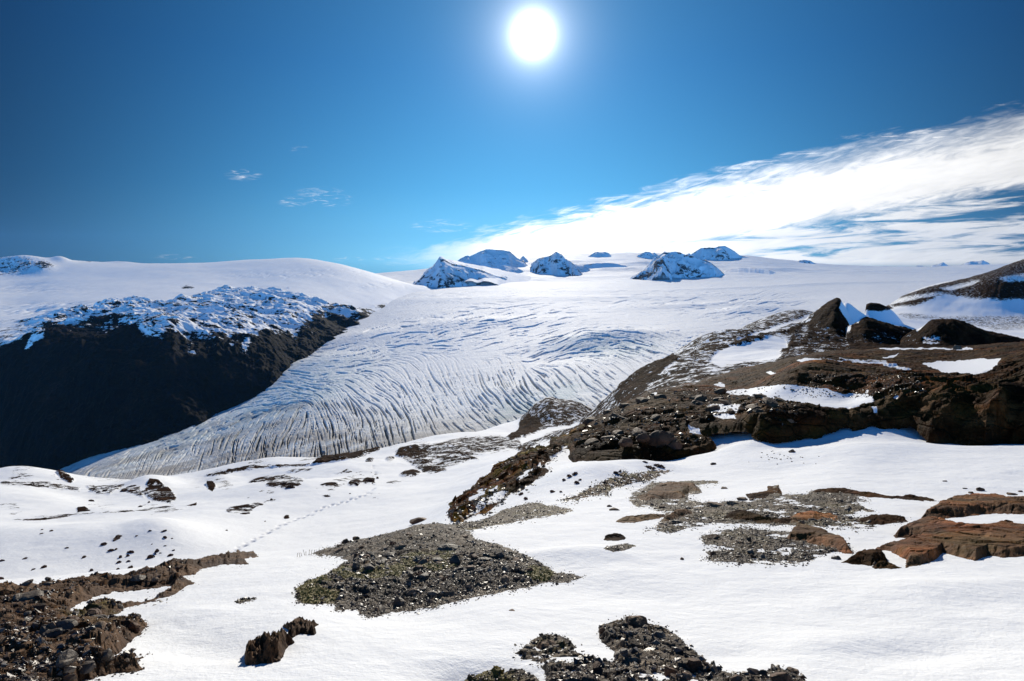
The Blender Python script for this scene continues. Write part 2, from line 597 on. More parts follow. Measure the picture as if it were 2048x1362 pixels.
near = [(1362, 2.3), (1460, 1.75), (1700, 1.15), (2100, 0.78)]
col(-350, near + [(1250, 3.6), (1170, 6), (1180, 16), (1165, 33), (1060, 58), (980, 110), (950, 150), (1000, 320), (1060, 700)])
col(0, near + [(1250, 3.6), (1178, 5.6), (1195, 15), (1165, 33), (1110, 41), (1060, 56), (1020, 74), (985, 105), (953, 150), (1000, 320), (1060, 700)])
col(200, near + [(1250, 3.8), (1160, 6.2), (1180, 16), (1152, 34), (1105, 41), (1060, 54), (1016, 72), (1022, 84), (985, 118), (962, 150), (1010, 320), (1070, 700)])
col(400, near + [(1250, 3.6), (1180, 5), (1123, 8), (1140, 18), (1118, 38), (1060, 50), (1010, 70), (965, 118), (955, 145), (1000, 300), (1060, 700)])
col(600, near + [(1250, 3.3), (1150, 5.5), (1106, 8), (1115, 18), (1093, 42), (1040, 57), (985, 84), (945, 125), (928, 165), (965, 330), (1040, 700)])
col(800, near + [(1280, 3.0), (1230, 4.0), (1135, 5.8), (1075, 8.2), (1080, 18), (1052, 44), (1000, 64), (965, 86), (915, 135), (893, 190), (915, 340), (980, 700)])
col(900, near + [(1235, 3.6), (1150, 5.2), (1075, 7.6), (1052, 9.5), (1050, 14), (1034, 17), (1020, 25), (1020, 38), (990, 60), (950, 85), (905, 130), (884, 190), (905, 350), (980, 700)])
col(1000, near + [(1230, 3.5), (1150, 5), (1082, 7), (1050, 9), (1040, 11), (1000, 17), (965, 22), (938, 29), (945, 50), (925, 78), (900, 120), (874, 200), (862, 262), (900, 600)])
col(1100, near + [(1230, 3.6), (1150, 5), (1080, 7), (1030, 10), (1000, 13), (960, 18), (920, 25), (888, 35), (895, 60), (880, 120), (855, 220), (820, 300), (850, 480), (900, 800)])
col(1200, near + [(1300, 2.8), (1200, 4), (1100, 6), (1050, 8), (1000, 12), (960, 17), (930, 21), (885, 32), (845, 46), (850, 80), (845, 200), (828, 290), (850, 480), (900, 800)])
col(1300, near + [(1200, 4), (1100, 6.1), (1050, 8), (1000, 12), (955, 18), (915, 25), (875, 33), (835, 46), (790, 66), (735, 105), (736, 118), (790, 230), (850, 700)])
col(1400, near + [(1200, 4), (1100, 6.2), (1050, 8), (1000, 12), (950, 18), (900, 25), (870, 29), (835, 38), (800, 52), (760, 72), (715, 120), (690, 150), (745, 300), (820, 800)])
col(1500, near + [(1200, 4), (1100, 6.2), (1050, 8), (990, 12), (945, 18), (890, 25), (868, 28), (835, 38), (800, 50), (760, 68), (720, 105), (680, 165), (650, 210), (700, 400), (780, 900)])
col(1600, near + [(1200, 4), (1110, 6), (1050, 8), (985, 12), (935, 18), (880, 25), (862, 28), (830, 36), (795, 48), (745, 66), (705, 95), (670, 160), (624, 255), (690, 500), (760, 900)])
col(1700, near + [(1200, 4), (1110, 6), (1050, 8), (985, 12), (930, 17), (880, 23), (855, 27), (825, 33), (790, 43), (745, 58), (707, 85), (690, 150), (660, 250), (640, 340), (640, 500), (760, 1300)])
col(1800, near + [(1200, 4), (1110, 6), (1050, 8), (985, 12), (930, 17), (885, 22), (860, 26), (825, 32), (790, 40), (745, 54), (705, 78), (700, 130), (680, 250), (650, 430), (612, 700), (600, 900), (720, 1700)])
col(1920, near + [(1200, 4), (1110, 6), (1050, 8), (985, 12), (925, 17), (890, 22), (865, 26), (830, 31), (790, 39), (740, 52), (702, 74), (702, 120), (690, 230), (650, 480), (610, 720), (567, 950), (680, 1700)])
col(2048, near + [(1200, 4), (1110, 6), (1050, 8), (985, 12), (925, 16.5), (895, 21), (870, 25), (835, 30), (790, 38), (740, 50), (702, 70), (700, 120), (688, 230), (655, 460), (610, 700), (565, 880), (524, 1000), (640, 1700)])
col(2400, near + [(1200, 4), (1110, 6), (1050, 8), (985, 12), (925, 16.5), (895, 20), (870, 24), (800, 36), (740, 50), (700, 70), (690, 230), (600, 500), (540, 800), (440, 1000), (540, 1700)])

for (u, v, d) in [q for q in G if q[0] == -350]:
    G.append((-1300, v, d))
for (u, v, d) in [q for q in G if q[0] == 2400]:
    G.append((3400, v, d))


def nearer(lst, u0=1450):
    out = []
    for (u, v, d) in lst:
        if u >= u0 and 19 < d < 45:
            d = d - 1.9 * min(1, (d - 19) / 6.0) * min(1, (45 - d) / 11.0)
        out.append((u, v, d))
    return out


G = nearer(G)
gf = Field(G)
NR, NC = 1150, 1120
gL = log_rows([(0, 0.75), (0.05, 1.9), (0.36, 8.5), (0.52, 33), (0.74, 130), (0.9, 420), (1, 1700)], NR)
ga = np.concatenate([np.linspace(-2.6, -1.22, 90)[:-1], np.linspace(-1.22, 1.28, NC), np.linspace(1.28, 2.6, 90)[1:]])
NC = len(ga)
gE = gf.grid(ga, gL, 5)
gA, gLL = np.meshgrid(ga, gL)
gD = np.exp(gLL)
gX = gA * gD; gY = gD
gU, gV = uv_of(gA, gE)
gZ = gE * gD

# wind-shaped swells in the snow, always gentler than the slope
gZ = gZ + (fbm(gX * 0.35, gY * 0.35, 5, 4) * 0.06 + fbm(gX * 1.1, gY * 0.8, 6, 4) * 0.022 * (1 - smooth(gD, 12, 30))) * smooth(gD, 1.5, 4) * (1 - smooth(gD, 40, 90) * 0.0)
gZ += fbm(gX * 0.06, gY * 0.06, 9, 5) * 0.55 * smooth(gD, 14, 60) * (1 - 0.6 * smooth((gU - 1150), 0, 120) * (gD < 60))
gZ += fbm(gX * 0.010, gY * 0.010, 19, 5) * 3.0 * smooth(gD, 90, 400)


def bumpz(u, v, D, ru, rl, h, p=2):
    """add a rounded bump h metres high at the ground point seen at (u, v), radius ru px across, rl in ln D"""
    a, _ = e_a(u, v)
    r2 = ((gA - a) * F / ru) ** 2 + ((gLL - math.log(D)) / rl) ** 2
    return h * np.exp(-r2 ** (p / 2.0))


# knolls of the left snowfield: steep faces turned to the camera
for (u, v, D, ru, rl, h) in [(130, 1080, 47, 300, 0.17, 1.5), (330, 1090, 45, 90, 0.13, 1.1), (90, 1000, 92, 200, 0.14, 2.0), (300, 965, 118, 60, 0.14, 3.0), (215, 985, 106, 70, 0.09, 1.6),
                             (600, 1000, 82, 170, 0.15, 2.0), (700, 950, 112, 120, 0.14, 2.4), (520, 935, 140, 160, 0.12, 3.4), (440, 962, 118, 34, 0.08, 1.0), (60, 950, 150, 110, 0.15, 3.2),
                             (830, 905, 160, 90, 0.12, 2.0), (900, 880, 215, 80, 0.1, 3.5), (1000, 868, 250, 70, 0.1, 3.0)]:
    gZ += bumpz(u, v, D, ru, rl, h)
gZ -= 0.30 * np.exp(-((gLL - math.log(23.3)) / 0.075) ** 2) * smooth(gU, 1440, 1560)
for (u, v, D, ru, rl, h) in [(960, 1330, 2.38, 130, 0.07, -0.10), (1150, 1335, 2.5, 90, 0.06, 0.03), (1480, 1300, 2.8, 130, 0.08, -0.05), (1640, 1290, 2.9, 150, 0.09, 0.05), (1820, 1300, 2.8, 160, 0.08, -0.05), (1900, 1180, 4.4, 200, 0.10, 0.07), (420, 1290, 2.95, 120, 0.1, -0.06), (380, 1220, 4.0, 90, 0.1, 0.05),
                             (1250, 1180, 4.3, 200, 0.1, -0.04), (1150, 1115, 5.9, 120, 0.06, 0.08), (1430, 880, 25.5, 60, 0.05, -0.3), (1190, 955, 17.5, 100, 0.12, 0.5), (1280, 930, 20, 80, 0.08, 0.35)]:
    gZ += bumpz(u, v, D, ru, rl, h)
# hummock on the rim above the glacier and the right-hand hills
for (u, v, D, ru, rl, h, p) in [(1125, 850, 262, 60, 0.16, 7, 3.2), (1080, 858, 255, 34, 0.10, 3.5, 2.6),
                                (1460, 700, 150, 110, 0.20, 3.0, 2),
                                (1960, 585, 720, 110, 0.22, 30, 2), (1850, 600, 640, 60, 0.12, 14, 2), (2030, 560, 640, 90, 0.13, 26, 2)]:
    gZ += bumpz(u, v, D, ru, rl, h, p)

gE = gZ / gD
gU, gV = uv_of(gA, gE)

# ---- moraine cones and gravel ridges standing on the right-hand ground
def crest_line(a, pts):
    P = np.array(pts, float)
    pa, pe = e_a(P[:, 0], P[:, 1])
    from_ = np.argsort(pa)
    return np.interp(a, pa[from_], pe[from_], left=-9.0, right=-9.0)


RAISE = np.full(gZ.shape, -1e9)


def cone(pts, D, s_front, s_back, rnd=3.0, slant=0.0):
    """a ridge whose crest is seen along pts (u, v) at distance D; falls away in front and behind"""
    global RAISE
    e = crest_line(gA, pts)
    kk = np.ones(7) / 7.0
    row = np.clip(e[0], -2, 1)
    e = np.tile(np.convolve(np.convolve(np.pad(row, 6, mode='edge'), kk, 'valid'), kk, 'valid'), (e.shape[0], 1))
    Dc = D * (1 + slant * (gA - np.mean(e_a(np.array(pts)[:, 0], np.array(pts)[:, 1])[0])))
    zc = e * Dc
    y = gD - Dc
    r = rnd
    fall = np.where(y < 0, (np.sqrt(y * y + r * r) - r) * s_front, (np.sqrt(y * y + r * r) - r) * s_back)
    RAISE = np.maximum(RAISE, zc - fall)


cone([(1480, 780), (1560, 700), (1590, 655), (1625, 628), (1650, 610), (1672, 598), (1683, 600), (1692, 615), (1702, 640), (1725, 670), (1760, 730), (1800, 900)], 190, 0.46, 0.5, 5.0, -0.1)
cone([(1660, 900), (1680, 662), (1700, 652), (1731, 638), (1745, 641), (1770, 650), (1800, 656), (1834, 668), (1880, 700), (1920, 900)], 165, 0.40, 0.5, 5.0, -0.1)
cone([(1640, 780), (1672, 640), (1681, 606), (1693, 601), (1712, 618), (1730, 630), (1760, 646), (1800, 652), (1850, 668), (1900, 700), (1960, 900)], 205, 0.35, 0.4, 2.0, 0.1)
cone([(1760, 900), (1790, 690), (1831, 663), (1850, 650), (1875, 642), (1900, 641), (1925, 647), (1945, 657), (1990, 668), (2048, 686), (2100, 705), (2300, 900)], 150, 0.42, 0.55, 5.0, -0.1)
cone([(1690, 900), (1715, 618), (1735, 608), (1750, 606), (1770, 611), (1785, 620), (1810, 650), (1900, 900)], 420, 0.5, 0.5, 4.0)
k = RAISE > gZ
soft_ = 1.2
gZ = np.where(np.abs(RAISE - gZ) < 60, 0.5 * (gZ + RAISE + np.sqrt((gZ - RAISE) ** 2 + soft_ ** 2)), np.maximum(gZ, RAISE))
cone_m = smooth(RAISE - gZ, -2.0, 0.3)
gE = gZ / gD
gU, gV = uv_of(gA, gE)


# ---- where the ground is bare rock (attribute 'rock'), read off the photograph region by region
rock = np.zeros(gZ.shape)


def region(poly, amt, Dmin, Dmax, edge=6.0, mode='max'):
    global rock
    P = np.array(poly)
    b = (gU > P[:, 0].min() - 30) & (gU < P[:, 0].max() + 30) & (gV > P[:, 1].min() - 30) & (gV < P[:, 1].max() + 30) & (gD > Dmin) & (gD < Dmax)
    if not b.any():
        return
    sdv = poly_sd(gU[b], gV[b], poly)
    m = smooth(sdv, -edge, edge)
    if mode == 'max':
        rock[b] = np.maximum(rock[b], m * amt)
    else:
        rock[b] = rock[b] * (1 - m) + m * amt


# right hill: salt-and-pepper slope
region([(1150, 845), (1200, 800), (1235, 765), (1250, 735), (1275, 712), (1330, 680), (1390, 655), (1460, 630), (1550, 600), (1600, 585), (1680, 570), (1760, 700), (1640, 740), (1560, 760), (1440, 775), (1350, 800), (1250, 850)], 0.55, 45, 400, 5)
region([(1225, 800), (1245, 745), (1285, 712), (1335, 690), (1360, 722), (1330, 742), (1300, 770), (1290, 800), (1310, 820), (1250, 830)], 0.76, 45, 400, 5)
region([(1340, 740), (1420, 745), (1440, 760), (1400, 780), (1310, 785), (1300, 765)], 0.62, 45, 400, 5)
region([(1370, 700), (1440, 675), (1560, 640), (1600, 628), (1615, 640), (1560, 662), (1480, 690), (1440, 700), (1400, 715)], 0.60, 45, 400, 5, 'set')
region([(1428, 712), (1443, 699), (1467, 690), (1520, 682), (1549, 674), (1570, 681), (1580, 706), (1549, 720), (1488, 726), (1443, 736), (1420, 726)], 0.0, 45, 400, 4, 'set')
region([(1475, 679), (1530, 660), (1600, 636), (1618, 630), (1612, 640), (1560, 656), (1500, 680)], 0.1, 45, 400, 3, 'set')
region([(1450, 690), (1500, 672), (1560, 664), (1610, 645), (1640, 640), (1600, 668), (1550, 672), (1480, 690)], 0.8, 45, 400, 4)
# cones
region([(1560, 760), (1590, 690), (1630, 625), (1672, 590), (1684, 598), (1680, 620), (1700, 650), (1731, 634), (1780, 650), (1834, 664), (1860, 645), (1900, 636), (1950, 652), (2060, 684), (2100, 720), (2060, 730), (1560, 720)], 0.98, 60, 400, 2)
region([(1684, 603), (1692, 598), (1705, 605), (1728, 632), (1716, 648), (1700, 652), (1690, 634), (1678, 618)], 0.0, 60, 400, 2, 'set')
region([(1695, 655), (1703, 650), (1700, 668), (1685, 672)], 0.25, 60, 400, 2, 'set')
region([(1845, 676), (1880, 676), (1882, 688), (1862, 692), (1845, 690)], 0.40, 60, 400, 2, 'set')
region([(1715, 672), (1750, 670), (1755, 678), (1720, 678)], 0.42, 60, 400, 2, 'set')
region([(1780, 678), (1810, 672), (1800, 684), (1778, 684)], 0.42, 60, 400, 2, 'set')
for pl_, am_ in [([(1590, 660), (1640, 640), (1690, 660), (1700, 690), (1620, 720), (1570, 715)], 0.74), ([(1700, 664), (1760, 664), (1830, 672), (1840, 692), (1700, 694)], 0.74), ([(1560, 700), (1600, 690), (1700, 690), (1700, 712), (1560, 722)], 0.66), ([(1590, 668), (1612, 650), (1622, 660), (1600, 690)], 0.6)]:
    region(pl_, am_, 60, 400, 6, 'set')
region([(1845, 676), (1880, 676), (1882, 688), (1862, 692), (1845, 690)], 0.40, 60, 400, 2, 'set')
# far ridge on the right
region([(1713, 620), (1735, 605), (1760, 603), (1788, 617), (1760, 624), (1735, 622)], 0.95, 300, 1700, 2)
region([(1740, 602), (1800, 592), (1860, 572), (1905, 562), (1950, 548), (2000, 530), (2060, 510), (2400, 380), (2400, 600), (2048, 600), (1950, 598), (1890, 590), (1830, 612), (1790, 614)], 0.70, 300, 1700, 3)
region([(1950, 572), (2000, 560), (2060, 555), (2400, 500), (2400, 620), (2060, 596), (2000, 600), (1960, 592)], 0.85, 300, 1700, 3)
region([(1800, 598), (1850, 584), (1856, 600), (1830, 608), (1790, 610)], 0.85, 300, 1700, 3)
region([(1995, 555), (2060, 545), (2060, 562), (2010, 565)], 0.35, 300, 1700, 2, 'set')
region([(1880, 577), (1930, 566), (1960, 560), (1950, 568), (1900, 582)], 0.30, 300, 1700, 2, 'set')
region([(1760, 604), (1830, 590), (1880, 584), (1900, 588), (1830, 600), (1780, 610)], 0.36, 300, 1700, 2, 'set')
region([(1790, 626), (1830, 625), (1880, 632), (2048, 630), (2060, 660), (1990, 662), (1900, 640), (1820, 640)], 0.43, 150, 1700, 4)
# rim of the snowfield above the glacier, hummock
region([(1035, 872), (1040, 835), (1065, 810), (1090, 795), (1115, 792), (1175, 800), (1190, 835), (1140, 850), (1090, 856), (1060, 872)], 0.60, 150, 700, 3)
region([(1036, 872), (1038, 845), (1056, 826), (1085, 848), (1075, 862), (1050, 875)], 0.95, 150, 700, 3)
region([(1010, 876), (1045, 852), (1042, 878), (1020, 880)], 0.8, 150, 700, 3)
region([(1030, 895), (1060, 880), (1100, 866), (1160, 850), (1240, 815), (1250, 830), (1150, 870), (1080, 885), (1040, 905)], 0.58, 50, 700, 4)
region([(790, 905), (800, 895), (870, 886), (930, 872), (1000, 872), (1040, 880), (1050, 895), (960, 910), (925, 925), (890, 938), (862, 950), (830, 935), (800, 915)], 0.55, 90, 700, 5)
region([(620, 932), (640, 918), (690, 903), (735, 892), (762, 892), (760, 902), (700, 922), (650, 934)], 0.85, 120, 700, 3)
region([(790, 912), (800, 896), (830, 892), (860, 905), (850, 915), (815, 918)], 0.8, 120, 700, 3)
region([(805, 905), (870, 948), (905, 958), (915, 950), (880, 935), (860, 918), (830, 900)], 0.62, 90, 700, 3)
region([(850, 906), (900, 902), (955, 915), (960, 920), (900, 912), (855, 914)], 0.62, 90, 700, 2)
region([(400, 952), (430, 943), (500, 932), (560, 930), (620, 928), (625, 933), (520, 938), (440, 950)], 0.62, 120, 700, 2)
region([(112, 944), (125, 943), (150, 960), (140, 966), (122, 956)], 0.7, 100, 700, 2)
region([(60, 925), (300, 955), (420, 948), (430, 952), (330, 962), (200, 964)], 0.3, 140, 700, 2)
# dark shrubby faces on the knolls
region([(298, 957), (318, 960), (335, 972), (355, 998), (340, 1006), (300, 1000), (280, 984), (290, 975)], 0.66, 70, 400, 3)
region([(238, 978), (280, 972), (290, 1000), (255, 985)], 0.58, 70, 400, 4)
region([(0, 960), (30, 962), (100, 960), (160, 975), (160, 985), (90, 978), (0, 970)], 0.52, 70, 400, 3)
region([(170, 970), (250, 968), (220, 990), (180, 985)], 0.52, 70, 400, 3)
region([(153, 1015), (170, 1013), (182, 1021), (155, 1023)], 0.85, 50, 90, 2)
region([(22, 1040), (46, 1034), (80, 1036), (60, 1032), (150, 1026), (220, 1020), (300, 1018), (300, 1021), (160, 1030), (80, 1042)], 0.58, 50, 130, 2)
region([(370, 1012), (395, 1005), (392, 1012)], 0.75, 50, 130, 2)
region([(413, 963), (425, 964), (432, 975), (425, 984), (416, 980)], 0.95, 50, 250, 1)
region([(430, 955), (460, 958), (470, 975), (440, 985), (432, 970)], 0.33, 50, 250, 3)
for (u0, v0, ru, rv, am) in [(540, 958, 45, 7, 0.58), (582, 972, 22, 7, 0.62), (570, 965, 40, 9, 0.54), (500, 1012, 28, 5, 0.66), (490, 1026, 12, 3, 0.7), (480, 1018, 30, 9, 0.56), (573, 1034, 6, 5, 0.85),
                             (660, 968, 20, 5, 0.55), (710, 965, 14, 7, 0.72), (738, 960, 14, 8, 0.60), (655, 990, 18, 3, 0.5), (820, 946, 22, 7, 0.66), (790, 962, 18, 3, 0.5), (600, 940, 30, 4, 0.5), (685, 945, 20, 4, 0.5), (540, 1002, 14, 4, 0.5), (740, 920, 9, 3, 0.7), (780, 918, 10, 5, 0.6)]:
    region([(u0 + ru * math.cos(t) - rv * 0.0, v0 + rv * math.sin(t) - 0.12 * ru * math.cos(t)) for t in np.linspace(0, 6.28, 14)[:-1]], am, 40, 300, 3)
kn = smooth(fbm(gU * 0.011, gV * 0.030, 41, 4), 0.0, 0.45) * (gU < 860) * smooth(gD, 50, 70) * (1 - smooth(gD, 190, 230))
rock = np.maximum(rock, 0.37 * kn)
kn2 = smooth(fbm(gU * 0.02, gV * 0.05, 43, 4), 0.1, 0.5) * (gU > 1000) * (gU < 1250) * smooth(gD, 11, 14) * (1 - smooth(gD, 36, 44))
rock = np.maximum(rock, 0.36 * kn2)
# rock stands rough, snow lies smooth
rr = smooth(rock, 0.3, 0.8)
far_ = smooth(gD, 50, 120)
gZ += far_ * rr * (fbm(gX * 0.11, gY * 0.11, 31, 6, 0.55, 1) * 1.0 + fbm(gX * 0.5, gY * 0.5, 33, 4) * 0.35) * np.where(cone_m > 0.5, 0.95, 1.0)
gZ += (1 - far_) * rr * fbm(gX * 0.9, gY * 0.9, 37, 4) * 0.16
gZ += far_ * (fbm(gX * 0.035, gY * 0.05, 35, 5) * 0.8) * (1 - 0.8 * cone_m)

# ---- trail of footprints pressed into the valley snow
trail = [(440, 1119), (470, 1101), (500, 1084), (530, 1068), (560, 1052), (590, 1040), (620, 1031), (645, 1017), (668, 1010), (690, 1004), (720, 994), (742, 985), (748, 975), (746, 962), (752, 955), (750, 945), (745, 932), (744, 922)]


def ray_hit(u, v, Dmin=1.2, Dmax=1600, E=None):
    """distance at which the sight line through (u, v) meets the ground"""
    a, e = e_a(u, v)
    j = int(np.clip(np.searchsorted(ga, a), 0, NC - 1))
    colE = (gZ[:, j] / gD[:, j]) if E is None else E[:, j]
    ok = np.where((colE >= e) & (gD[:, j] > Dmin) & (gD[:, j] < Dmax))[0]
    if len(ok) == 0:
        return None
    i = ok[0]
    return a, float(gD[i, j]), float(gZ[i, j]), i, j


prev = None
tp = np.array(trail, float)
seg = np.r_[0, np.cumsum(np.hypot(*np.diff(tp, axis=0).T))]
s = 0.0; side = 1
while s < seg[-1]:
    u = np.interp(s, seg, tp[:, 0]); v = np.interp(s, seg, tp[:, 1])
    h = ray_hit(u + side * 0.8, v + side * 0.9, 25, 200)
    if h:
        a, D, z, i, j = h
        x0, y0 = a * D, D
        i0, i1 = max(i - 6, 0), i + 7; j0, j1 = max(j - 4, 0), j + 5
        r2 = ((gX[i0:i1, j0:j1] - x0) / 0.17) ** 2 + ((gY[i0:i1, j0:j1] - y0) / 0.30) ** 2
        gZ[i0:i1, j0:j1] -= 0.42 * np.exp(-r2)
    s += (9.5 if v > 990 else 6.0) * (0.9 + 0.2 * random.random()); side = -side

# the land falls away to the glacier behind its last crest
a_t = gA
Dend = np.interp(a_t, [-1.3, -0.2, 0.0, 0.14, 0.25, 0.45, 0.58, 0.62, 0.75, 1.3], [170, 205, 260, 320, 300, 330, 420, 750, 1050, 1150])
gZ -= smooth(gD / Dend, 1.0, 1.25) * (gD - Dend).clip(0) * 0.9
gE = gZ / gD
gU, gV = uv_of(gA, gE)
GU, GV = gU, gV
gkeep = gD < Dend * 1.9
near_row = int(np.searchsorted(gL, math.log(62.0)))
nsplit = near_row
o = grid_mesh('snow_ground', gX[:nsplit + 1], gY[:nsplit + 1], gZ[:nsplit + 1], M['mixed_near'], attrs={'rock': rock[:nsplit + 1]})
struct(o)
o = grid_mesh('terrain', gX[nsplit:], gY[nsplit:], gZ[nsplit:], M['mixed_hill'], keep=gkeep[nsplit:], attrs={'rock': rock[nsplit:]})
struct(o)
print('ground', round(time.time() - T0, 1))

# ================================================================== GLACIER AND ICEFIELD
GP = [(-300, 1010, 1700), (-300, 900, 2600), (-300, 800, 3300), (0, 985, 1500), (0, 900, 2200), (150, 944, 1400), (150, 985, 1000), (120, 880, 2000), (330, 866, 1700), (330, 800, 2300), (400, 930, 1130), (400, 990, 850), (600, 900, 1020), (600, 980, 720), (500, 797, 2000), (500, 745, 2600),
      (600, 717, 2620), (600, 670, 3400), (740, 641, 3600), (740, 612, 4300), (830, 583, 5200), (740, 590, 5200), (600, 800, 1560), (600, 750, 2050), (800, 880, 930), (800, 960, 640), (800, 800, 1430), (800, 720, 2150), (800, 660, 3000),
      (900, 750, 1720), (1000, 868, 860), (1000, 960, 560), (1000, 800, 1230), (900, 660, 2750), (1000, 640, 3100), (900, 615, 3900), (1000, 600, 4250), (900, 590, 4800), (1000, 577, 5400), (1200, 810, 980), (1200, 900, 640), (1200, 745, 1400), (1200, 700, 1900),
      (1200, 660, 2500), (1200, 630, 3150), (1200, 600, 4150), (1200, 577, 5300), (1100, 571, 5900), (1150, 562, 6800), (1000, 566, 6400), (1000, 550, 8000), (1050, 530, 10000), (1100, 517, 11500), (1000, 522, 11500), (850, 560, 9000), (760, 552, 11000), (780, 575, 6500), (600, 560, 9000), (1200, 545, 8200), (1200, 528, 9800),
      (1200, 509, 11800), (1280, 508, 12000), (1400, 650, 2400), (1400, 720, 1500), (1400, 800, 1000), (1400, 610, 3550), (1400, 580, 4900), (1400, 563, 6200), (1400, 545, 7800), (1400, 525, 10000), (1400, 513, 12000), (1500, 512.5, 12000), (1500, 530, 9500), (1530, 515, 12000),
      (1600, 640, 2400), (1600, 600, 3600), (1600, 570, 5000), (1600, 552, 6900), (1600, 535, 9500), (1600, 524, 12000), (1650, 528, 12300), (1740, 533.5, 13500), (1740, 550, 7000), (1740, 575, 4300), (1740, 620, 2500), (1900, 533, 14000), (1900, 545, 8000), (1900, 570, 4200), (1900, 640, 2000),
      (2048, 527.5, 14000), (2048, 545, 7500), (2048, 570, 4000), (2048, 640, 1800), (2350, 522, 14000), (2350, 560, 5000), (2350, 640, 2000), (-300, 600, 9000), (300, 600, 9000),
      (1000, 535, 20000), (1300, 530, 20000), (1700, 545, 20000), (2048, 540, 20000), (2350, 540, 20000), (600, 560, 20000), (-300, 560, 20000), (1500, 530, 17000)]
GP += [(-300, 1250, 600), (0, 1230, 560), (200, 1200, 560), (400, 1130, 560), (600, 1060, 560), (-300, 1110, 1000), (0, 1080, 900), (200, 1060, 760)]
icf = Field(GP)
IR, IC = 1250, 2150
iL = log_rows([(0, 560), (0.12, 850), (0.45, 1700), (0.66, 3000), (0.80, 5200), (0.93, 10500), (1, 20000)], IR)
ia = np.linspace(-1.12, 1.2, IC)
iE = icf.grid(ia, iL, 5)
iA, iLL = np.meshgrid(ia, iL)
iD = np.exp(iLL)
iX, iY, iZ = iA * iD, iD, iE * iD
iU, iV = uv_of(iA, iE)


def ib(u, v, D, ru, rl, h):
    a, _ = e_a(u, v)
    r2 = ((iA - a) * F / ru) ** 2 + ((iLL - math.log(D)) / rl) ** 2
    return h * np.exp(-r2)


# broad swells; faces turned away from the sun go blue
for (u, v, D, ru, rl, h) in [(1215, 676, 2160, 95, 0.075, 42), (1140, 700, 1900, 80, 0.10, -14), (640, 735, 2300, 120, 0.10, 22), (720, 690, 2850, 90, 0.09, 26), (950, 650, 3000, 160, 0.07, 20), (1500, 615, 3050, 70, 0.06, 24),
                             (1420, 605, 3500, 190, 0.05, 16), (1180, 600, 4300, 260, 0.04, 9), (900, 600, 4500, 160, 0.04, 9), (1000, 800, 1300, 60, 0.10, 12), (1600, 570, 5000, 300, 0.03, 12),
                             (1330, 548, 7600, 70, 0.04, 30), (1240, 540, 8600, 60, 0.03, 40), (1040, 540, 8600, 40, 0.03, 45), (1180, 533, 9300, 40, 0.025, 55), (1480, 545, 7400, 60, 0.03, 22), (1300, 530, 9600, 70, 0.025, 40), (980, 552, 7400, 40, 0.04, 30), (1570, 540, 8600, 50, 0.03, 25), (1100, 528, 10300, 50, 0.02, 50)]:
    iZ += ib(u, v, D, ru, rl, h)
iZ += fbm(iX * 0.0012, iY * 0.0006, 51, 4) * 9 * smooth(iD, 1800, 5000) + fbm(iX * 0.0011, iY * 0.0011, 53, 4) * 34 * smooth(iD, 5600, 7500) + fbm(iX * 0.004, iY * 0.0022, 52, 4) * 2.2
iE = iZ / iD
iU, iV = uv_of(iA, iE)

# crevasses: streaks of noise drawn out along the crevasse direction at every place
ori = [(200, 900, -18), (330, 880, -20), (300, 930, -62), (430, 900, -75), (420, 850, -30), (520, 800, -12), (560, 850, -60), (560, 905, -80), (600, 760, 8), (640, 730, -4), (700, 700, -12), (760, 660, -14), (740, 790, 35), (680, 820, 60), (700, 870, 80),
       (800, 860, 75), (850, 800, 60), (900, 750, 62), (960, 690, -14), (900, 650, -12), (1000, 650, -12), (1000, 750, 68), (1000, 800, 50), (1050, 820, 40), (960, 870, 40), (1100, 700, -16), (1150, 760, 50), (1200, 780, 38), (1220, 690, -4), (1300, 690, 20), (1120, 690, -22), (1270, 740, 40),
       (1250, 700, 14), (1400, 650, -8), (1500, 620, -12), (1600, 600, -6), (1400, 590, -4), (1000, 590, -3), (700, 600, -10), (1200, 560, 0), (1900, 550, 0), (1700, 570, 0), (200, 980, -60), (1300, 800, 45), (600, 640, -10), (1500, 700, 0)]
OP = np.array(ori, float)
IW, IH = 1120, 300                           # lattice in (u, v) on which the streaks are grown
lu = np.linspace(-120, 2120, IW); lv_ = np.linspace(545, 990, IH)
LU, LV = np.meshgrid(lu, lv_)
wsum = np.zeros(LU.shape); cx = np.zeros(LU.shape); cy = np.zeros(LU.shape)
for u0, v0, an in OP:
    ww = 1.0 / (((LU - u0) ** 2 + ((LV - v0) * 1.7) ** 2) / 1000.0 + 0.15) ** 1.7
    t = math.radians(2 * an)
    cx += ww * math.cos(t); cy += ww * math.sin(t); wsum += ww
th = 0.5 * np.arctan2(cy, cx)
th = th + 0.6 * fbm(LU * 0.035, LV * 0.05, 61, 5, 0.6)
su = (lu[1] - lu[0]); sv = (lv_[1] - lv_[0])
vxs = np.cos(th) / su; vys = np.sin(th) / sv


def lic(step_px, length, seed, cell):
    base = gn(LU / cell, LV / cell, seed)
    acc = base.copy(); cnt = 1.0
    for sgn in (1, -1):
        cxp = np.tile(np.arange(IW, dtype=float), (IH, 1)); cyp = np.tile(np.arange(IH, dtype=float)[:, None], (1, IW))
        for k_ in range(length):
            ix = np.clip(cxp.round().astype(int), 0, IW - 1); iy = np.clip(cyp.round().astype(int), 0, IH - 1)
            cxp += sgn * vxs[iy, ix] * step_px; cyp += sgn * vys[iy, ix] * step_px
            uu = np.interp(cxp, np.arange(IW), lu); vv = np.interp(cyp, np.arange(IH), lv_)
            wgt = 1 - k_ / (length + 1)
            acc += wgt * gn(uu / cell, vv / cell, seed); cnt += wgt
    acc /= acc.std()
    return acc


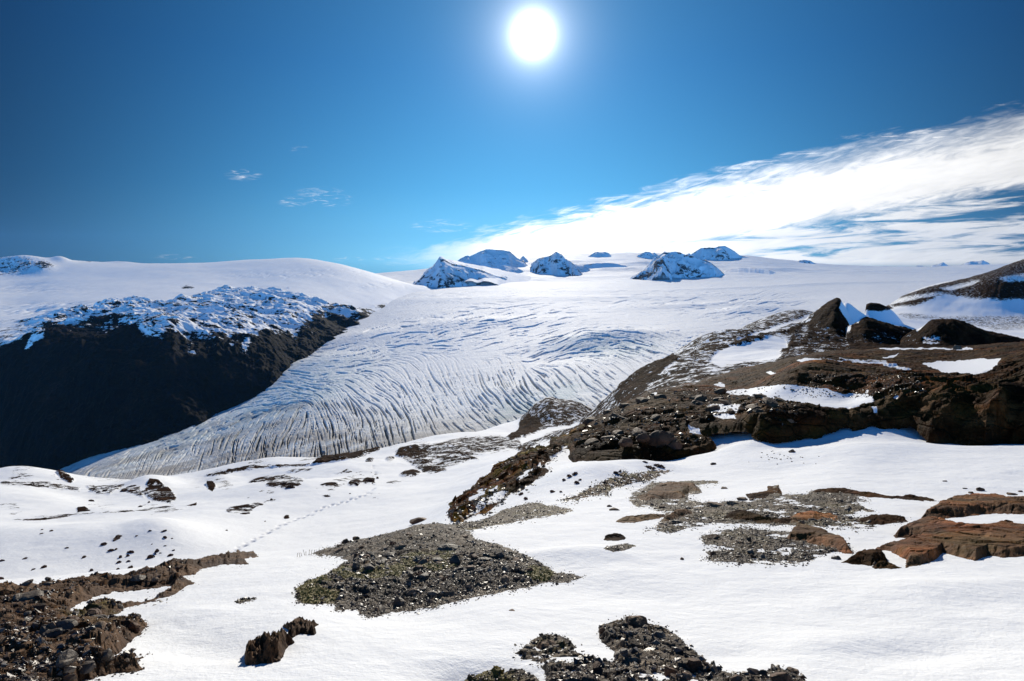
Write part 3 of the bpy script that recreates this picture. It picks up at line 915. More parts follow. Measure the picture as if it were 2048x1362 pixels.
lic_big = lic(2.4, 10, 71, 4.1)
lic_mid = lic(2.2, 9, 72, 3.0)
lic_fin = lic(2.0, 8, 73, 2.7)


def lat(Fd, U, V):
    x = np.clip((U - lu[0]) / su, 0, IW - 1.001); y = np.clip((V - lv_[0]) / sv, 0, IH - 1.001)
    x0 = x.astype(int); y0 = y.astype(int); fx = x - x0; fy = y - y0
    return (Fd[y0, x0] * (1 - fx) + Fd[y0, x0 + 1] * fx) * (1 - fy) + (Fd[y0 + 1, x0] * (1 - fx) + Fd[y0 + 1, x0 + 1] * fx) * fy


B1 = lat(lic_big, iU, iV); B2 = lat(lic_mid, iU, iV); B3 = lat(lic_fin, iU, iV)


def areas(lst, base):
    out = np.full(iU.shape, base)
    for u0, v0, ru, rv, am, rot in lst:
        c_, s_ = math.cos(math.radians(rot)), math.sin(math.radians(rot))
        x = ((iU - u0) * c_ + (iV - v0) * s_) / ru; y = (-(iU - u0) * s_ + (iV - v0) * c_) / rv
        out = np.maximum(out, am * np.exp(-(x * x + y * y) ** 1.4))
    return out


wb = areas([(640, 880, 300, 80, 1.0, -16), (1020, 810, 120, 75, 1.0, -25), (1200, 780, 110, 50, 0.8, 10), (830, 810, 120, 60, 0.5, 0), (1080, 740, 90, 40, 0.5, 0), (300, 930, 150, 30, 0.35, -14), (1210, 690, 110, 30, 0.45, 0)], 0.0)
wm = areas([(640, 880, 300, 80, 0.75, -16), (1020, 810, 120, 75, 0.7, -25), (1200, 780, 110, 50, 0.5, 10), (560, 790, 200, 60, 1.0, -20), (640, 740, 110, 40, 1.0, -20), (1220, 690, 150, 34, 1.0, 0), (730, 690, 140, 34, 0.8, -14), (960, 652, 190, 40, 0.8, -8), (700, 860, 260, 90, 0.5, -15), (380, 870, 200, 40, 0.7, -24), (1100, 700, 120, 60, 0.3, 0), (1430, 690, 90, 20, 0.6, 15)], 0.06)
wf = areas([(700, 830, 420, 120, 0.55, -16), (1100, 780, 200, 90, 0.5, 0), (1500, 615, 120, 30, 1.0, 0), (1350, 605, 230, 26, 0.8, 0), (900, 600, 220, 22, 0.5, 0), (960, 640, 200, 50, 0.5, -8), (1100, 585, 300, 14, 0.5, 0), (260, 925, 260, 40, 0.5, -15)], 0.12)
nearfade = smooth(iD, 500, 900)
brk = fbm(iU * 0.05, iV * 0.07, 62, 3) + 0.9 * fbm(iU * 0.011, iV * 0.02, 64, 3) + 0.35 * fbm(iU * 0.16, iV * 0.22, 65, 3)
cut_b = smooth(B1 + 0.75 * brk, 0.95, 1.35) * wb
cut_m = smooth(B2 + 0.7 * brk, 0.75, 1.4) * wm
cut_f = smooth(B3, 0.5, 1.6) * wf
px = iD / F                                   # metres per photo pixel there
dep = cut_b * 8.5 * np.minimum(px, 1.6) + cut_m * 4.6 * np.minimum(px, 2.4) + cut_f * 1.6 * np.minimum(px, 3.2)
hum = fbm(iU * 0.09, iV * 0.16, 63, 4) + 0.55 * wb * fbm(iU * 0.24, iV * 0.36, 66, 3)
roll = (B1 * 0.16 * wb + B2 * 0.16 * wm + B3 * 0.16 * (wf + 0.1) + hum * 0.8 * np.clip(wb + wm + 0.15, 0, 1)) * np.minimum(px, 3.0) * 1.1
fadefar = 1 - smooth(iD, 7500, 11000)
iZ = iZ - dep * 1.25 * fadefar - roll * fadefar
iZ += fbm(iX * 0.02, iY * 0.02, 81, 4) * 0.9 * np.clip(wb + wm, 0, 1)
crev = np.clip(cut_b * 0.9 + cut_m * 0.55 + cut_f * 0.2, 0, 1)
# bands of grit: medial streaks and the grubby margin on the near side
sL = poly_sd(iU, iV, [(-400, 1100), (-400, 1000), (150, 960), (300, 925), (450, 890), (560, 862), (640, 850), (760, 862), (900, 850), (1050, 845), (1180, 832), (1260, 800), (1300, 900), (1000, 1100)])
dirt = smooth(sL, -55, 40) * 0.85
streak = np.exp(-((sL + 42 + 10 * fbm(iU * 0.01, iV * 0.01, 83, 3)) / 9.0) ** 2) * 0.5 + np.exp(-((sL + 16) / 7.0) ** 2) * 0.35
dirt = np.clip(dirt + streak * smooth(-iU, -900, -500), 0, 1) * (1 - smooth(iD, 1900, 2600))
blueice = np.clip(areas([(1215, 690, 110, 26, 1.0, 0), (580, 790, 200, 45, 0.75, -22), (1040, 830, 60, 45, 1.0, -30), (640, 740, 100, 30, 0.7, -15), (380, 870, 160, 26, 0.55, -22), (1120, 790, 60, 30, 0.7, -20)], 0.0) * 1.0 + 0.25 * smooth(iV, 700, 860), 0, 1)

m, t, bs, pos = new_mat('glacier_ice')
n = t.noise(pos, 0.03, 7, 0.65)
dn = t.noise(t.vm('MULTIPLY', pos, (1.0, 1.0, 1.0)), 0.012, 7, 0.62)
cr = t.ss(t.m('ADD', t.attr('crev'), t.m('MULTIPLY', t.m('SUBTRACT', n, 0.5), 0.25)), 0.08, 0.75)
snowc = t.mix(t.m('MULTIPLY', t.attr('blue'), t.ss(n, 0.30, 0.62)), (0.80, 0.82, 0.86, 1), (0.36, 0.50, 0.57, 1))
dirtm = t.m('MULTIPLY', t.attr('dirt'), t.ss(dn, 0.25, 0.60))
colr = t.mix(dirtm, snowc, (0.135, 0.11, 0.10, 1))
colr = t.mix(t.m('MULTIPLY', cr, 0.9), colr, (0.075, 0.125, 0.155, 1))  # cracks: blue ice, with their shade painted into the colour as well
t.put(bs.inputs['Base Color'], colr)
bs.inputs['Roughness'].default_value = 0.78
bs.inputs['Specular IOR Level'].default_value = 0.5
fl = t.noise(pos, 0.10, 8, 0.7)
fl2 = t.noise(t.vm('MULTIPLY', pos, (0.15, 1.0, 1.0)), 0.02, 6, 0.6)
t.put(bs.inputs['Normal'], t.bump(t.m('ADD', fl, t.m('MULTIPLY', fl2, 1.2)), 0.6, 6.0))
M['glacier'] = m
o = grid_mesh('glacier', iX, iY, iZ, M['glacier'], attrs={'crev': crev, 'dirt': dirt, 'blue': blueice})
struct(o)
print('glacier', round(time.time() - T0, 1))

# ================================================================== LEFT MOUNTAIN: dark gorge wall, snowy crags, ice dome
MP = [(-350, 1060, 1500), (-350, 900, 1750), (-350, 760, 2050), (-350, 700, 2300), (-350, 640, 2750), (-350, 590, 3600), (-350, 540, 5200), (-350, 505, 6300), (-350, 530, 8000),
      (0, 1040, 1450), (0, 940, 1620), (0, 850, 1740), (0, 760, 1860), (0, 715, 1950), (0, 670, 2300), (0, 625, 2900), (0, 600, 3500), (0, 580, 4200), (0, 560, 5000), (0, 545, 5600), (0, 520, 6400), (0, 560, 9000),
      (100, 1010, 1450), (100, 930, 1600), (100, 720, 1920), (100, 660, 2400), (100, 610, 3150), (100, 580, 4000), (100, 545, 5400), (100, 519, 6500), (100, 560, 9000),
      (200, 950, 1550), (200, 905, 1620), (200, 800, 1770), (200, 720, 1920), (200, 650, 2450), (200, 620, 2900), (200, 590, 3600), (200, 550, 5200), (200, 523, 6600), (200, 560, 9000),
      (330, 900, 1640), (330, 862, 1710), (330, 780, 1850), (330, 700, 2010), (330, 640, 2560), (330, 598, 3400), (330, 560, 4700), (330, 526, 6600), (330, 560, 9000),
      (440, 840, 1850), (440, 760, 2010), (440, 700, 2170), (440, 640, 2750), (440, 590, 3700), (440, 555, 4900), (440, 523, 6600), (440, 560, 9000),
      (520, 810, 2000), (520, 740, 2170), (520, 690, 2400), (520, 620, 3300), (520, 585, 4000), (520, 550, 5000), (520, 519, 6500), (520, 560, 9000),
      (600, 760, 2350), (600, 712, 2640), (600, 660, 3000), (600, 610, 3600), (600, 575, 4300), (600, 545, 5200), (600, 516.5, 6400), (600, 560, 9000),
      (680, 700, 2900), (680, 662, 3350), (680, 620, 3800), (680, 585, 4350), (680, 550, 5200), (680, 528, 6200), (680, 570, 9000),
      (740, 660, 3500), (740, 625, 3950), (740, 590, 4500), (740, 565, 5100), (740, 546, 6000), (740, 585, 9000),
      (800, 640, 3900), (800, 600, 4600), (800, 578, 5100), (800, 564.5, 5800), (800, 600, 9000),
      (860, 650, 4000), (860, 600, 5000), (860, 576, 5500), (860, 575, 5900), (860, 620, 9000), (950, 660, 4500), (950, 610, 5800), (950, 650, 9000)]
mf = Field(MP)
MR, MC = 760, 860
mL = log_rows([(0, 1430), (0.30, 2100), (0.66, 3200), (0.86, 5000), (0.97, 7000), (1, 9000)], MR)
ma = np.linspace(-1.3, -0.06, MC)
mE = mf.grid(ma, mL, 4)
mA, mLL = np.meshgrid(ma, mL)
mD = np.exp(mLL)
mX, mY, mZ = mA * mD, mD, mE * mD
mU, mV = uv_of(mA, mE)
# craggy belt between the ice dome above and the gorge below
top = np.interp(mU, [-400, 0, 60, 140, 200, 260, 330, 400, 440, 500, 590, 620, 660, 700, 735, 760, 800], [640, 640, 640, 628, 612, 602, 608, 590, 580, 578, 584, 596, 610, 618, 622, 600, 560])
gorge = np.interp(mU, [-400, 0, 60, 150, 230, 290, 330, 420, 500, 560, 600, 640, 900], [705, 705, 698, 672, 655, 690, 700, 700, 704, 700, 690, 655, 640])
n1 = fbm(mX * 0.006, mY * 0.006, 91, 6, 0.55)
inb = smooth(mV + n1 * 14, top - 3, top + 7)
crag = inb * (1 - 0.85 * smooth(-mU, -110, -20)) * smooth(-mU, -760, -700)
big = fbm(mX * 0.0028, mY * 0.0034, 92, 6, 0.5, 1)
rk = fbm(mX * 0.016, mY * 0.016, 93, 5, 0.6, 1)
pl = plates(mX * 0.010 + 0.4 * n1, mY * 0.010, 94)
mZ += crag * (big * 46 + rk * 7 + pl * 7)
# gullies running down to the glacier
gl_ = fbm(mX * 0.007 + mY * 0.003, mY * 0.0012, 95, 5, 0.55, 1)
mZ += smooth(mV, 640, 720) * (gl_ * 26 + fbm(mX * 0.02, mY * 0.012, 103, 5, 0.6, 1) * 9)
mZ += (1 - crag) * (fbm(mX * 0.0011, mY * 0.0008, 96, 5) * 20 + fbm(mX * 0.006, mY * 0.003, 97, 5) * 2.6)
# blue crevassed trough on the upper left, serac edge above the gorge head
seA = np.exp(-(((mU - 60) / 120) ** 2 + ((mV - 576) / 12) ** 2))
mZ -= seA * 16 * (0.4 + np.abs(fbm(mX * 0.012, mY * 0.004, 98, 4)))
seB = np.exp(-(((mU - 110) / 140) ** 2 + ((mV - 618) / 14) ** 2) ** 1.5)
mZ -= seB * 14 * smooth(fbm(mX * 0.022, mY * 0.003, 99, 3, 0.5, 1), 0.2, 0.8)
cr1 = fbm(mX * 0.008, mY * 0.003, 101, 4, 0.5, 1)
crz = np.exp(-(((mU - 560) / 130) ** 2 + ((mV - 550) / 8) ** 2)) + np.exp(-(((mU - 760) / 60) ** 2 + ((mV - 572) / 6) ** 2)) + 0.6 * np.exp(-(((mU - 700) / 100) ** 2 + ((mV - 540) / 7) ** 2))
mZ -= crz * 4.0 * smooth(cr1, 0.55, 0.85)
# small bare tops on the skyline
mZ += np.exp(-(((mU - 45) / 55) ** 2 + ((mD - 6150) / 330) ** 2)) * 70 + np.exp(-(((mU - 122) / 20) ** 2 + ((mD - 6300) / 200) ** 2)) * 42 + np.exp(-(((mU - 242) / 26) ** 2 + ((mD - 6500) / 150) ** 2)) * 18 + np.exp(-(((mU - 85) / 26) ** 2 + ((mD - 5600) / 260) ** 2)) * 30
cr = [(0, 536, 60, 14), (85, 536, 22, 8), (45, 536, 22, 9)]
mrock = np.zeros(mZ.shape)
for u0, v0, ru, rv in cr:
    mrock = np.maximum(mrock, 0.62 * np.exp(-(((mU - u0) / ru) ** 2 + ((mV - v0) / rv) ** 2) ** 2))
    mZ += 14 * rk * np.exp(-(((mU - u0) / ru) ** 2 + ((mV - v0) / rv) ** 2))
for u0, v0, ru, rv, am in [(122, 510, 20, 5, .72), (45, 508, 25, 3, .6), (240, 519, 24, 3, .75), (272, 520, 14, 2, .75), (292, 521, 7, 2, .8), (180, 521, 8, 1.5, .7), (373, 575, 16, 4, .66), (340, 526, 5, 1, .6)]:
    mrock = np.maximum(mrock, am * np.exp(-(((mU - u0) / ru) ** 2 + ((mV - v0) / rv) ** 2) ** 2))
mE = mZ / mD
slope = np.abs(np.gradient(mZ, axis=0) / np.gradient(mY, axis=0))
mU2, mV2 = uv_of(mA, mE)
steep = smooth(slope, 0.35, 1.0)
belt = inb * smooth(-mU, -760, -720) * (0.24 + 0.22 * steep + 0.10 * smooth(mV, 600, 700))
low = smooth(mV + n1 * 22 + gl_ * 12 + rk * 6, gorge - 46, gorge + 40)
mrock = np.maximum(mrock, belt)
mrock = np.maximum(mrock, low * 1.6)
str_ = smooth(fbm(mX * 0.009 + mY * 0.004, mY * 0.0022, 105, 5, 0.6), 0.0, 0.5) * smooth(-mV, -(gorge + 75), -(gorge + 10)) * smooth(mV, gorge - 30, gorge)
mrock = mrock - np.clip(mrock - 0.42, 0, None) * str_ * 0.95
# the snowfield left of the crags reaches lower
lf = smooth(-mU, -150, -40) * smooth(-mV, -700, -672)
mrock = np.where(lf > 0, np.minimum(mrock, 1 - 0.62 * lf), mrock)
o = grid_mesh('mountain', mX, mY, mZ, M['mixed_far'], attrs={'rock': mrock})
struct(o)
print('mountain', round(time.time() - T0, 1))

# ================================================================== NUNATAKS AND DISTANT SUMMITS
def peak(name, crest, D, s_front, s_back, rough, seed, rocky=0.3, n=(150, 120), slant=0.0, depth=1.0, mat='peak', rfac=None):
    """summit whose crest is seen along 'crest' at distance D, with ribs and gullies down its faces"""
    P = np.array(crest, float)
    pa, pe = e_a(P[:, 0], P[:, 1])
    av = np.linspace(pa[0], pa[-1], n[0])
    Dm = D * depth
    w_ = (pa[-1] - pa[0]) * D
    ys = np.concatenate([np.linspace(-0.9 * w_, 0, n[1]), np.linspace(0, 0.8 * w_, n[1] // 2)[1:]])
    A, Y = np.meshgrid(av, ys)
    Dc = D * (1 + slant * (A - pa.mean()) / (pa[-1] - pa[0]))
    ez = np.interp(A, pa, pe) + (fbm(A * 60.0, A * 0 + seed, seed, 4, 0.6) * 1.6 / F) * smooth(np.minimum(A - pa[0], pa[-1] - A), 0, 0.01)
    X = A * (Dc + Y)
    Yw = Dc + Y
    rib = fbm(X * 5.0 / w_ + 0.3, Yw * 1.6 / w_, seed, 6, 0.58, 1) * 1.5
    det = fbm(X * 26.0 / w_, Yw * 20.0 / w_, seed + 3, 4, 0.6)
    sk = np.abs(Y)
    lf_ = np.clip(1 + 1.0 * fbm(X * 2.6 / w_, Yw * 0.3 / w_, seed + 8, 3), 0.45, 1.8)
    Z = ez * Dc - np.where(Y < 0, -Y * s_front * lf_, Y * s_back)
    am = smooth(sk, 0, 0.15 * w_)
    Z += am * (rib * rough + det * rough * 0.30)
    Z += smooth(sk, 0.0, 1.0) * 0
    rv = 0.20 + 0.8 * rocky * (smooth(rib * 0.6 + det * 0.6, 0.0, 0.7)) * np.exp(-((Z - (ez * Dc - 0.25 * w_ * s_front)) / (0.22 * w_ * s_front)) ** 2)
    rv += 0.22 * np.exp(-(Y / (0.03 * w_)) ** 2) * (Y <= 0)
    o = grid_mesh(name, X, Yw, Z, M[mat], attrs={'rock': rv})
    return struct(o)


peak('mountain_peak', [(800, 600), (826, 571), (845, 553), (865, 534), (881, 517.5), (888, 517.5), (896, 523), (908, 528), (925, 531), (945, 536), (965, 541), (985, 549), (1010, 556), (1060, 600)], 6300, 0.62, 0.12, 40, 201, 0.42, slant=0.10)
peak('mountain_peak', [(895, 545), (912, 524), (921, 517), (931, 512), (936, 510.5), (939, 512), (950, 508), (962, 502.5), (972, 498.5), (990, 499), (1008, 501), (1020, 503), (1028, 510), (1034, 516), (1048, 523), (1070, 545)], 9800, 0.55, 0.3, 40, 211, 0.2)
peak('mountain_peak', [(1036, 535), (1041, 517), (1046.5, 511), (1050, 515), (1055, 520), (1062, 535)], 10800, 0.6, 0.4, 6, 221, 0.3, (60, 50))
peak('mountain_peak', [(1060, 535), (1078, 516), (1095, 513.5), (1103, 510), (1110, 505), (1113, 504), (1119, 507), (1124, 509), (1130, 517), (1142, 524), (1150, 532), (1175, 560)], 8200, 0.62, 0.4, 42, 231, 0.45, slant=-0.06)
peak('mountain_peak', [(1155, 528), (1170, 515.5), (1180, 511), (1190, 505), (1194, 503.5), (1200, 504.5), (1210, 504), (1218, 506.5), (1226, 514), (1240, 530)], 11300, 0.5, 0.3, 12, 241, 0.2)
peak('mountain_peak', [(1262, 530), (1276, 510), (1284, 507), (1292, 503.5), (1300, 504.5), (1304, 507), (1309, 505), (1316, 510), (1322, 513), (1335, 530)], 11000, 0.5, 0.3, 10, 251, 0.45)
peak('mountain_peak', [(1250, 580), (1280, 548), (1296, 530), (1308, 516), (1320, 510), (1328, 504.5), (1340, 504.5), (1350, 503), (1360, 505), (1372, 510), (1385, 512), (1395, 517), (1412, 521), (1422, 526), (1436, 536), (1470, 570)], 7400, 0.62, 0.3, 70, 261, 0.42, slant=-0.05)
peak('mountain_peak', [(1350, 535), (1378, 511), (1392, 502), (1402, 496), (1416, 495.5), (1430, 495), (1440, 492.5), (1450, 491.5), (1462, 498), (1470, 503), (1478, 510), (1500, 516), (1540, 535)], 11200, 0.5, 0.3, 50, 271, 0.45)
peak('mountain_peak', [(1590, 532), (1598, 521), (1606, 519.5), (1620, 521), (1630, 526), (1645, 540)], 11600, 0.4, 0.3, 8, 281, 0.5, (60, 50))
peak('distant_summit', [(1745, 545), (1756, 532.5), (1768, 532), (1780, 533), (1795, 545)], 15500, 0.3, 0.3, 8, 291, 0.2, (50, 40))
peak('distant_summit', [(1822, 545), (1832, 532), (1844, 531.5), (1852, 534), (1862, 545)], 15500, 0.3, 0.3, 8, 292, 0.2, (50, 40))
peak('distant_summit', [(1850, 545), (1864, 531), (1874, 528), (1882, 525.5), (1887, 524.5), (1892, 528), (1898, 532), (1912, 545)], 15500, 0.4, 0.3, 25, 293, 0.3, (60, 50))
peak('distant_summit', [(1905, 545), (1920, 531), (1930, 526), (1942, 522.5), (1955, 523), (1966, 520.5), (1974, 524), (1982, 529), (1998, 545)], 15500, 0.4, 0.3, 25, 294, 0.2, (60, 50))
peak('distant_summit', [(2005, 545), (2016, 528), (2030, 525), (2045, 521), (2062, 523), (2080, 530), (2100, 545)], 15500, 0.4, 0.3, 25, 295, 0.2, (60, 50))
peak('snow_ridge', [(860, 545), (888, 518), (905, 520), (930, 526), (960, 531), (1000, 539), (1050, 550), (1100, 566)], 7300, 0.13, 0.2, 5, 301, 0.0)
peak('mountain_peak', [(1248, 566), (1266, 552), (1280, 545), (1292, 538), (1303, 529), (1313, 518), (1326, 512), (1345, 530)], 7000, 0.50, 0.5, 26, 302, 0.75)
peak('mountain_peak', [(1365, 530), (1384, 512), (1396, 517), (1410, 520), (1422, 526), (1432, 533), (1440, 548)], 7700, 0.62, 0.4, 16, 303, 0.4)
peak('mountain_peak', [(1062, 528), (1075, 517.5), (1088, 514.5), (1100, 513), (1112, 518), (1130, 530)], 8800, 0.5, 0.4, 10, 304, 0.3)
peak('mountain_peak', [(1110, 545), (1128, 521), (1140, 524), (1156, 530), (1170, 534), (1190, 545)], 8500, 0.4, 0.3, 10, 305, 0.2)
peak('snow_ridge', [(1150, 545), (1170, 530), (1195, 526), (1225, 526), (1250, 531), (1275, 545)], 9000, 0.42, 0.2, 6, 306, 0.0)
peak('snow_ridge', [(1430, 560), (1450, 541), (1480, 536), (1510, 536), (1540, 541), (1580, 556)], 7900, 0.16, 0.2, 5, 307, 0.05)
peak('snow_ridge', [(960, 545), (985, 532), (1010, 531), (1035, 536), (1060, 550)], 8300, 0.40, 0.2, 6, 308, 0.05)
print('peaks', round(time.time() - T0, 1))
# ================================================================== BARE ROCK NEAR THE CAMERA
PATCHES = {}


def patch(name, label, mat, polys, Dr, h, holes=(), step=1.5, wob=5.0, wobs=0.05, edge=8.0, rough=(), moss=None, snowp=(), seed=1, sink=0.5, base=None, hfun=None, rise=0.0, cat='rock outcrop', kind=None, tilt=0.0, scree=0.0, mossv=1.0, ampD=((0, 1), (1, 1))):
    """an outcrop standing out of the snow: outline 'polys' (as seen), distances Dr, height h metres, with its own relief"""
    P = np.concatenate([np.array(p, float) for p in polys])
    u0, v0 = P.min(0) - 22; u1, v1 = P.max(0) + 22
    aL = np.linspace(min(e_a(u0, v0)[0], e_a(u0, v1)[0]), max(e_a(u1, v0)[0], e_a(u1, v1)[0]), int((u1 - u0) / step))
    j0 = np.clip(np.searchsorted(ga, aL[0]) - 2, 0, NC - 4); j1 = np.clip(np.searchsorted(ga, aL[-1]) + 3, 4, NC)
    i0 = max(np.searchsorted(gL, math.log(Dr[0])) - 2, 0); i1 = min(np.searchsorted(gL, math.log(Dr[1])) + 3, NR)
    nrow = int(np.clip((v1 - v0) / step * 1.6, 40, 900))
    LL = np.linspace(math.log(Dr[0]), math.log(Dr[1]), nrow)
    # rows packed evenly in what is seen
    sub = gV[i0:i1, j0:j1].mean(1); subL = gL[i0:i1]
    sp = np.concatenate([[0], np.cumsum(np.maximum(np.abs(np.diff(sub)), 0.15))])
    LL = np.interp(np.linspace(0, sp[-1], nrow), sp, subL)
    E = cubic2((gZ / gD)[i0:i1, j0:j1], ga[j0:j1], gL[i0:i1], aL, LL) if base is None else None
    if base is not None:
        E = base.ev(*np.meshgrid(aL, LL))
    A, L = np.meshgrid(aL, LL)
    D = np.exp(L); X = A * D; Z = E * D
    U, V = uv_of(A, E)
    U = U + wob * fbm(U * wobs, V * wobs * 1.6, seed, 5, 0.6); V = V + wob * 0.7 * fbm(U * wobs, V * wobs * 1.6, seed + 9, 5, 0.6)
    sdv = multi_sd(U, V, polys)
    for hl in holes:
        sdv = np.minimum(sdv, -poly_sd(U, V, hl))
    up = smooth(sdv, 0, edge)
    hh = h * D / np.mean(D) if h < 0 else h
    Zr = Z + up * h
    if hfun is not None:
        Zr = Zr + hfun(A, L, D, U, V, sdv) * up
    snm = np.zeros(A.shape)
    for sp_ in snowp:
        if sp_[1] > 0.7:
            snm = np.maximum(snm, smooth(poly_sd(U, V, sp_[0]), -7, 2))
    calm = (1 - 0.93 * snm) * np.interp(D, ampD[0], ampD[1])
    for sc, am, kd in rough:
        if kd == 'p':
            q = plates(X * sc + 0.25 * fbm(X * sc, D * sc, seed + 2, 3), D * sc * 1.3, seed + 5)
        elif kd == 's':        # upturned strata: thin blades
            q = fbm(X * sc * 2.6 + D * sc * 0.8, D * sc * 0.7 - X * sc * 0.2, seed + 6, 5, 0.6, 1)
        else:
            q = fbm(X * sc, D * sc, seed + 7, 5, 0.6, {'f': 0, 'r': 1, 'b': 2}[kd])
        Zr = Zr + q * am * smooth(sdv, -2, edge * 0.8) * calm
    out = smooth(-sdv, 0, 10)
    Zr = Zr - out * (sink * 0.5 + 0.6 * h) - 0.02 * (sdv < 0)
    at = {'snow': np.zeros(A.shape), 'moss': np.full(A.shape, mossv if moss is None else 0.0)}
    if moss is not None:
        for (mu, mv_, ru, rv) in moss:
            at['moss'] = np.maximum(at['moss'], np.exp(-((U - mu) / ru) ** 2 - ((V - mv_) / rv) ** 2) * 1.4)
    for sp_ in snowp:
        poly, amt = sp_
        at['snow'] = np.maximum(at['snow'], smooth(poly_sd(U, V, poly), -3, 3) * amt)
    keep = sdv > -9
    o = grid_mesh(name, X, D, Zr, M[mat], keep=keep, attrs=at)
    if kind:
        o['kind'] = kind
        if label:
            o['label'] = label
    else:
        tag(o, label, cat)
    PATCHES[label or ('flat%d' % seed)] = dict(X=X, Y=D, Z=Zr, U=U, V=V, sd=sdv, moss_=at['moss'], Zb=Z, A=A, L=L, ga=aL, gL=LL)
    return o


# --- left foreground ledge
patch('rock_outcrop', 'long dark ledge of splintered rock rising into the lower left corner', 'rockA',
      [[(-60, 1166), (0, 1170), (51, 1172), (113, 1172), (164, 1161), (191, 1158), (239, 1155), (294, 1143), (325, 1132), (359, 1124), (390, 1122), (427, 1114), (472, 1106), (510, 1102), (519, 1112), (492, 1119), (499, 1128), (444, 1131), (410, 1137), (386, 1149), (359, 1157), (392, 1164), (366, 1178), (328, 1201), (290, 1207), (262, 1214), (239, 1226), (200, 1240), (250, 1243), (297, 1246), (280, 1269), (262, 1280), (239, 1307), (196, 1325), (228, 1330), (270, 1319), (304, 1307), (270, 1322), (287, 1341), (222, 1349), (160, 1364), (100, 1420), (-60, 1420)]],
      (1.7, 9.5), 0.03, holes=[[(150, 1212), (178, 1200), (205, 1189), (280, 1180), (345, 1173), (325, 1188), (290, 1203), (240, 1208), (190, 1206), (160, 1222), (140, 1222)]],
      step=1.5, wob=7, edge=14, rough=((1.1, 0.10, 'r'), (3.2, 0.05, 'p'), (8, 0.028, 'p'), (20, 0.008, 'f')), moss=[(200, 1240, 60, 20)], seed=11, sink=0.15)
# --- central mound
patch('rock_mound', 'broad mound of loose grey stones and yellow moss in the middle foreground', 'rockM',
      [[(622, 1107), (651, 1095), (685, 1085), (692, 1073), (700, 1080), (744, 1070), (771, 1057), (805, 1047), (820, 1038), (839, 1031), (877, 1035), (900, 1044), (925, 1050), (942, 1064), (955, 1080), (993, 1086), (1034, 1102), (1078, 1122), (1113, 1145), (1147, 1146), (1167, 1155), (1133, 1166), (1096, 1165), (1044, 1178), (993, 1187), (942, 1197), (867, 1218), (781, 1226), (747, 1237), (727, 1235), (716, 1221), (668, 1221), (668, 1208), (612, 1212), (590, 1205), (592, 1185), (600, 1172), (634, 1156), (668, 1136), (694, 1122), (665, 1112), (640, 1112)]],
      (3.3, 9.8), 0.08, step=1.3, wob=6, edge=34, rough=((0.9, 0.07, 'f'), (3.5, 0.018, 'p'), (9, 0.016, 'p'), (24, 0.008, 'f')), moss=[(840, 1132, 34, 12), (880, 1125, 24, 8), (740, 1168, 55, 9), (620, 1165, 26, 18), (640, 1195, 30, 14), (690, 1150, 24, 9), (860, 1145, 40, 6), (1078, 1155, 20, 8), (780, 1155, 30, 8)], seed=21, sink=0.12)
# --- small things at the bottom
patch('rock_outcrop', 'small comb of jagged upright rock blades sticking out of smooth snow', 'rockA',
      [[(489, 1310), (499, 1303), (512, 1298), (526, 1293), (545, 1286), (560, 1282), (578, 1281), (591, 1286), (578, 1292), (570, 1300), (562, 1322), (545, 1327), (533, 1326), (510, 1330), (492, 1331)]],
      (2.0, 3.4), 0.035, step=0.9, wob=5, edge=9, rough=((5, 0.05, 's'), (11, 0.035, 's'), (16, 0.025, 'p')), seed=31, sink=0.08)
patch('rock_outcrop', 'small spiky rock poking out of the snow just above the jagged comb', 'rockA',
      [[(564, 1252), (585, 1252), (592, 1246), (606, 1244), (622, 1249), (639, 1250), (626, 1256), (633, 1266), (628, 1271), (600, 1268), (585, 1276), (572, 1276), (580, 1262)], [(550, 1269), (556, 1265), (564, 1270), (556, 1276)]],
      (2.4, 3.8), 0.02, step=0.9, wob=3, edge=5, rough=((10, 0.035, 's'), (18, 0.015, 'p')), seed=32, sink=0.08)
patch('rock_outcrop', 'tiny patch of dark stones melting out of the snow left of the mossy mound', 'rockM',
      [[(468, 1203), (480, 1199), (500, 1196), (517, 1197), (505, 1205), (492, 1209), (476, 1211)]], (2.8, 4.6), 0.004, step=1, wob=3, edge=4, rough=((10, 0.015, 'p'), (24, 0.006, 'f')), seed=33, sink=0.05)
patch('rock_outcrop', 'pile of broken grey rock at the bottom edge with snow banked behind it', 'rockM',
      [[(1027, 1312), (1037, 1295), (1072, 1277), (1106, 1269), (1133, 1274), (1150, 1290), (1170, 1308), (1198, 1319), (1226, 1322), (1232, 1307), (1215, 1292), (1200, 1283), (1195, 1262), (1199, 1250), (1215, 1246), (1232, 1236), (1268, 1229), (1290, 1236), (1322, 1254), (1355, 1269), (1372, 1290), (1388, 1300), (1410, 1324), (1446, 1343), (1483, 1352), (1515, 1352), (1534, 1345), (1556, 1336), (1590, 1344), (1612, 1364), (1640, 1430), (1080, 1430), (1094, 1362), (1090, 1352), (1078, 1332), (1050, 1324)]],
      (1.6, 4.2), 0.02, step=1.2, wob=5, edge=12, rough=((2.2, 0.05, 'f'), (6, 0.022, 'p'), (14, 0.014, 'p'), (40, 0.004, 'f')), moss=[(1100, 1300, 40, 14), (1120, 1320, 30, 10)], seed=41, sink=0.1)
patch('rock_outcrop', 'low strip of mossy gravel at the bottom edge under a hollow in the snow', 'rockM',
      [[(915, 1372), (935, 1354), (959, 1345), (993, 1338), (1044, 1344), (1070, 1354), (1082, 1366), (1085, 1430), (900, 1430)]],
      (1.6, 2.9), 0.01, step=1.2, wob=4, edge=8, rough=((7, 0.03, 'p'), (16, 0.014, 'p')), seed=42, sink=0.1)
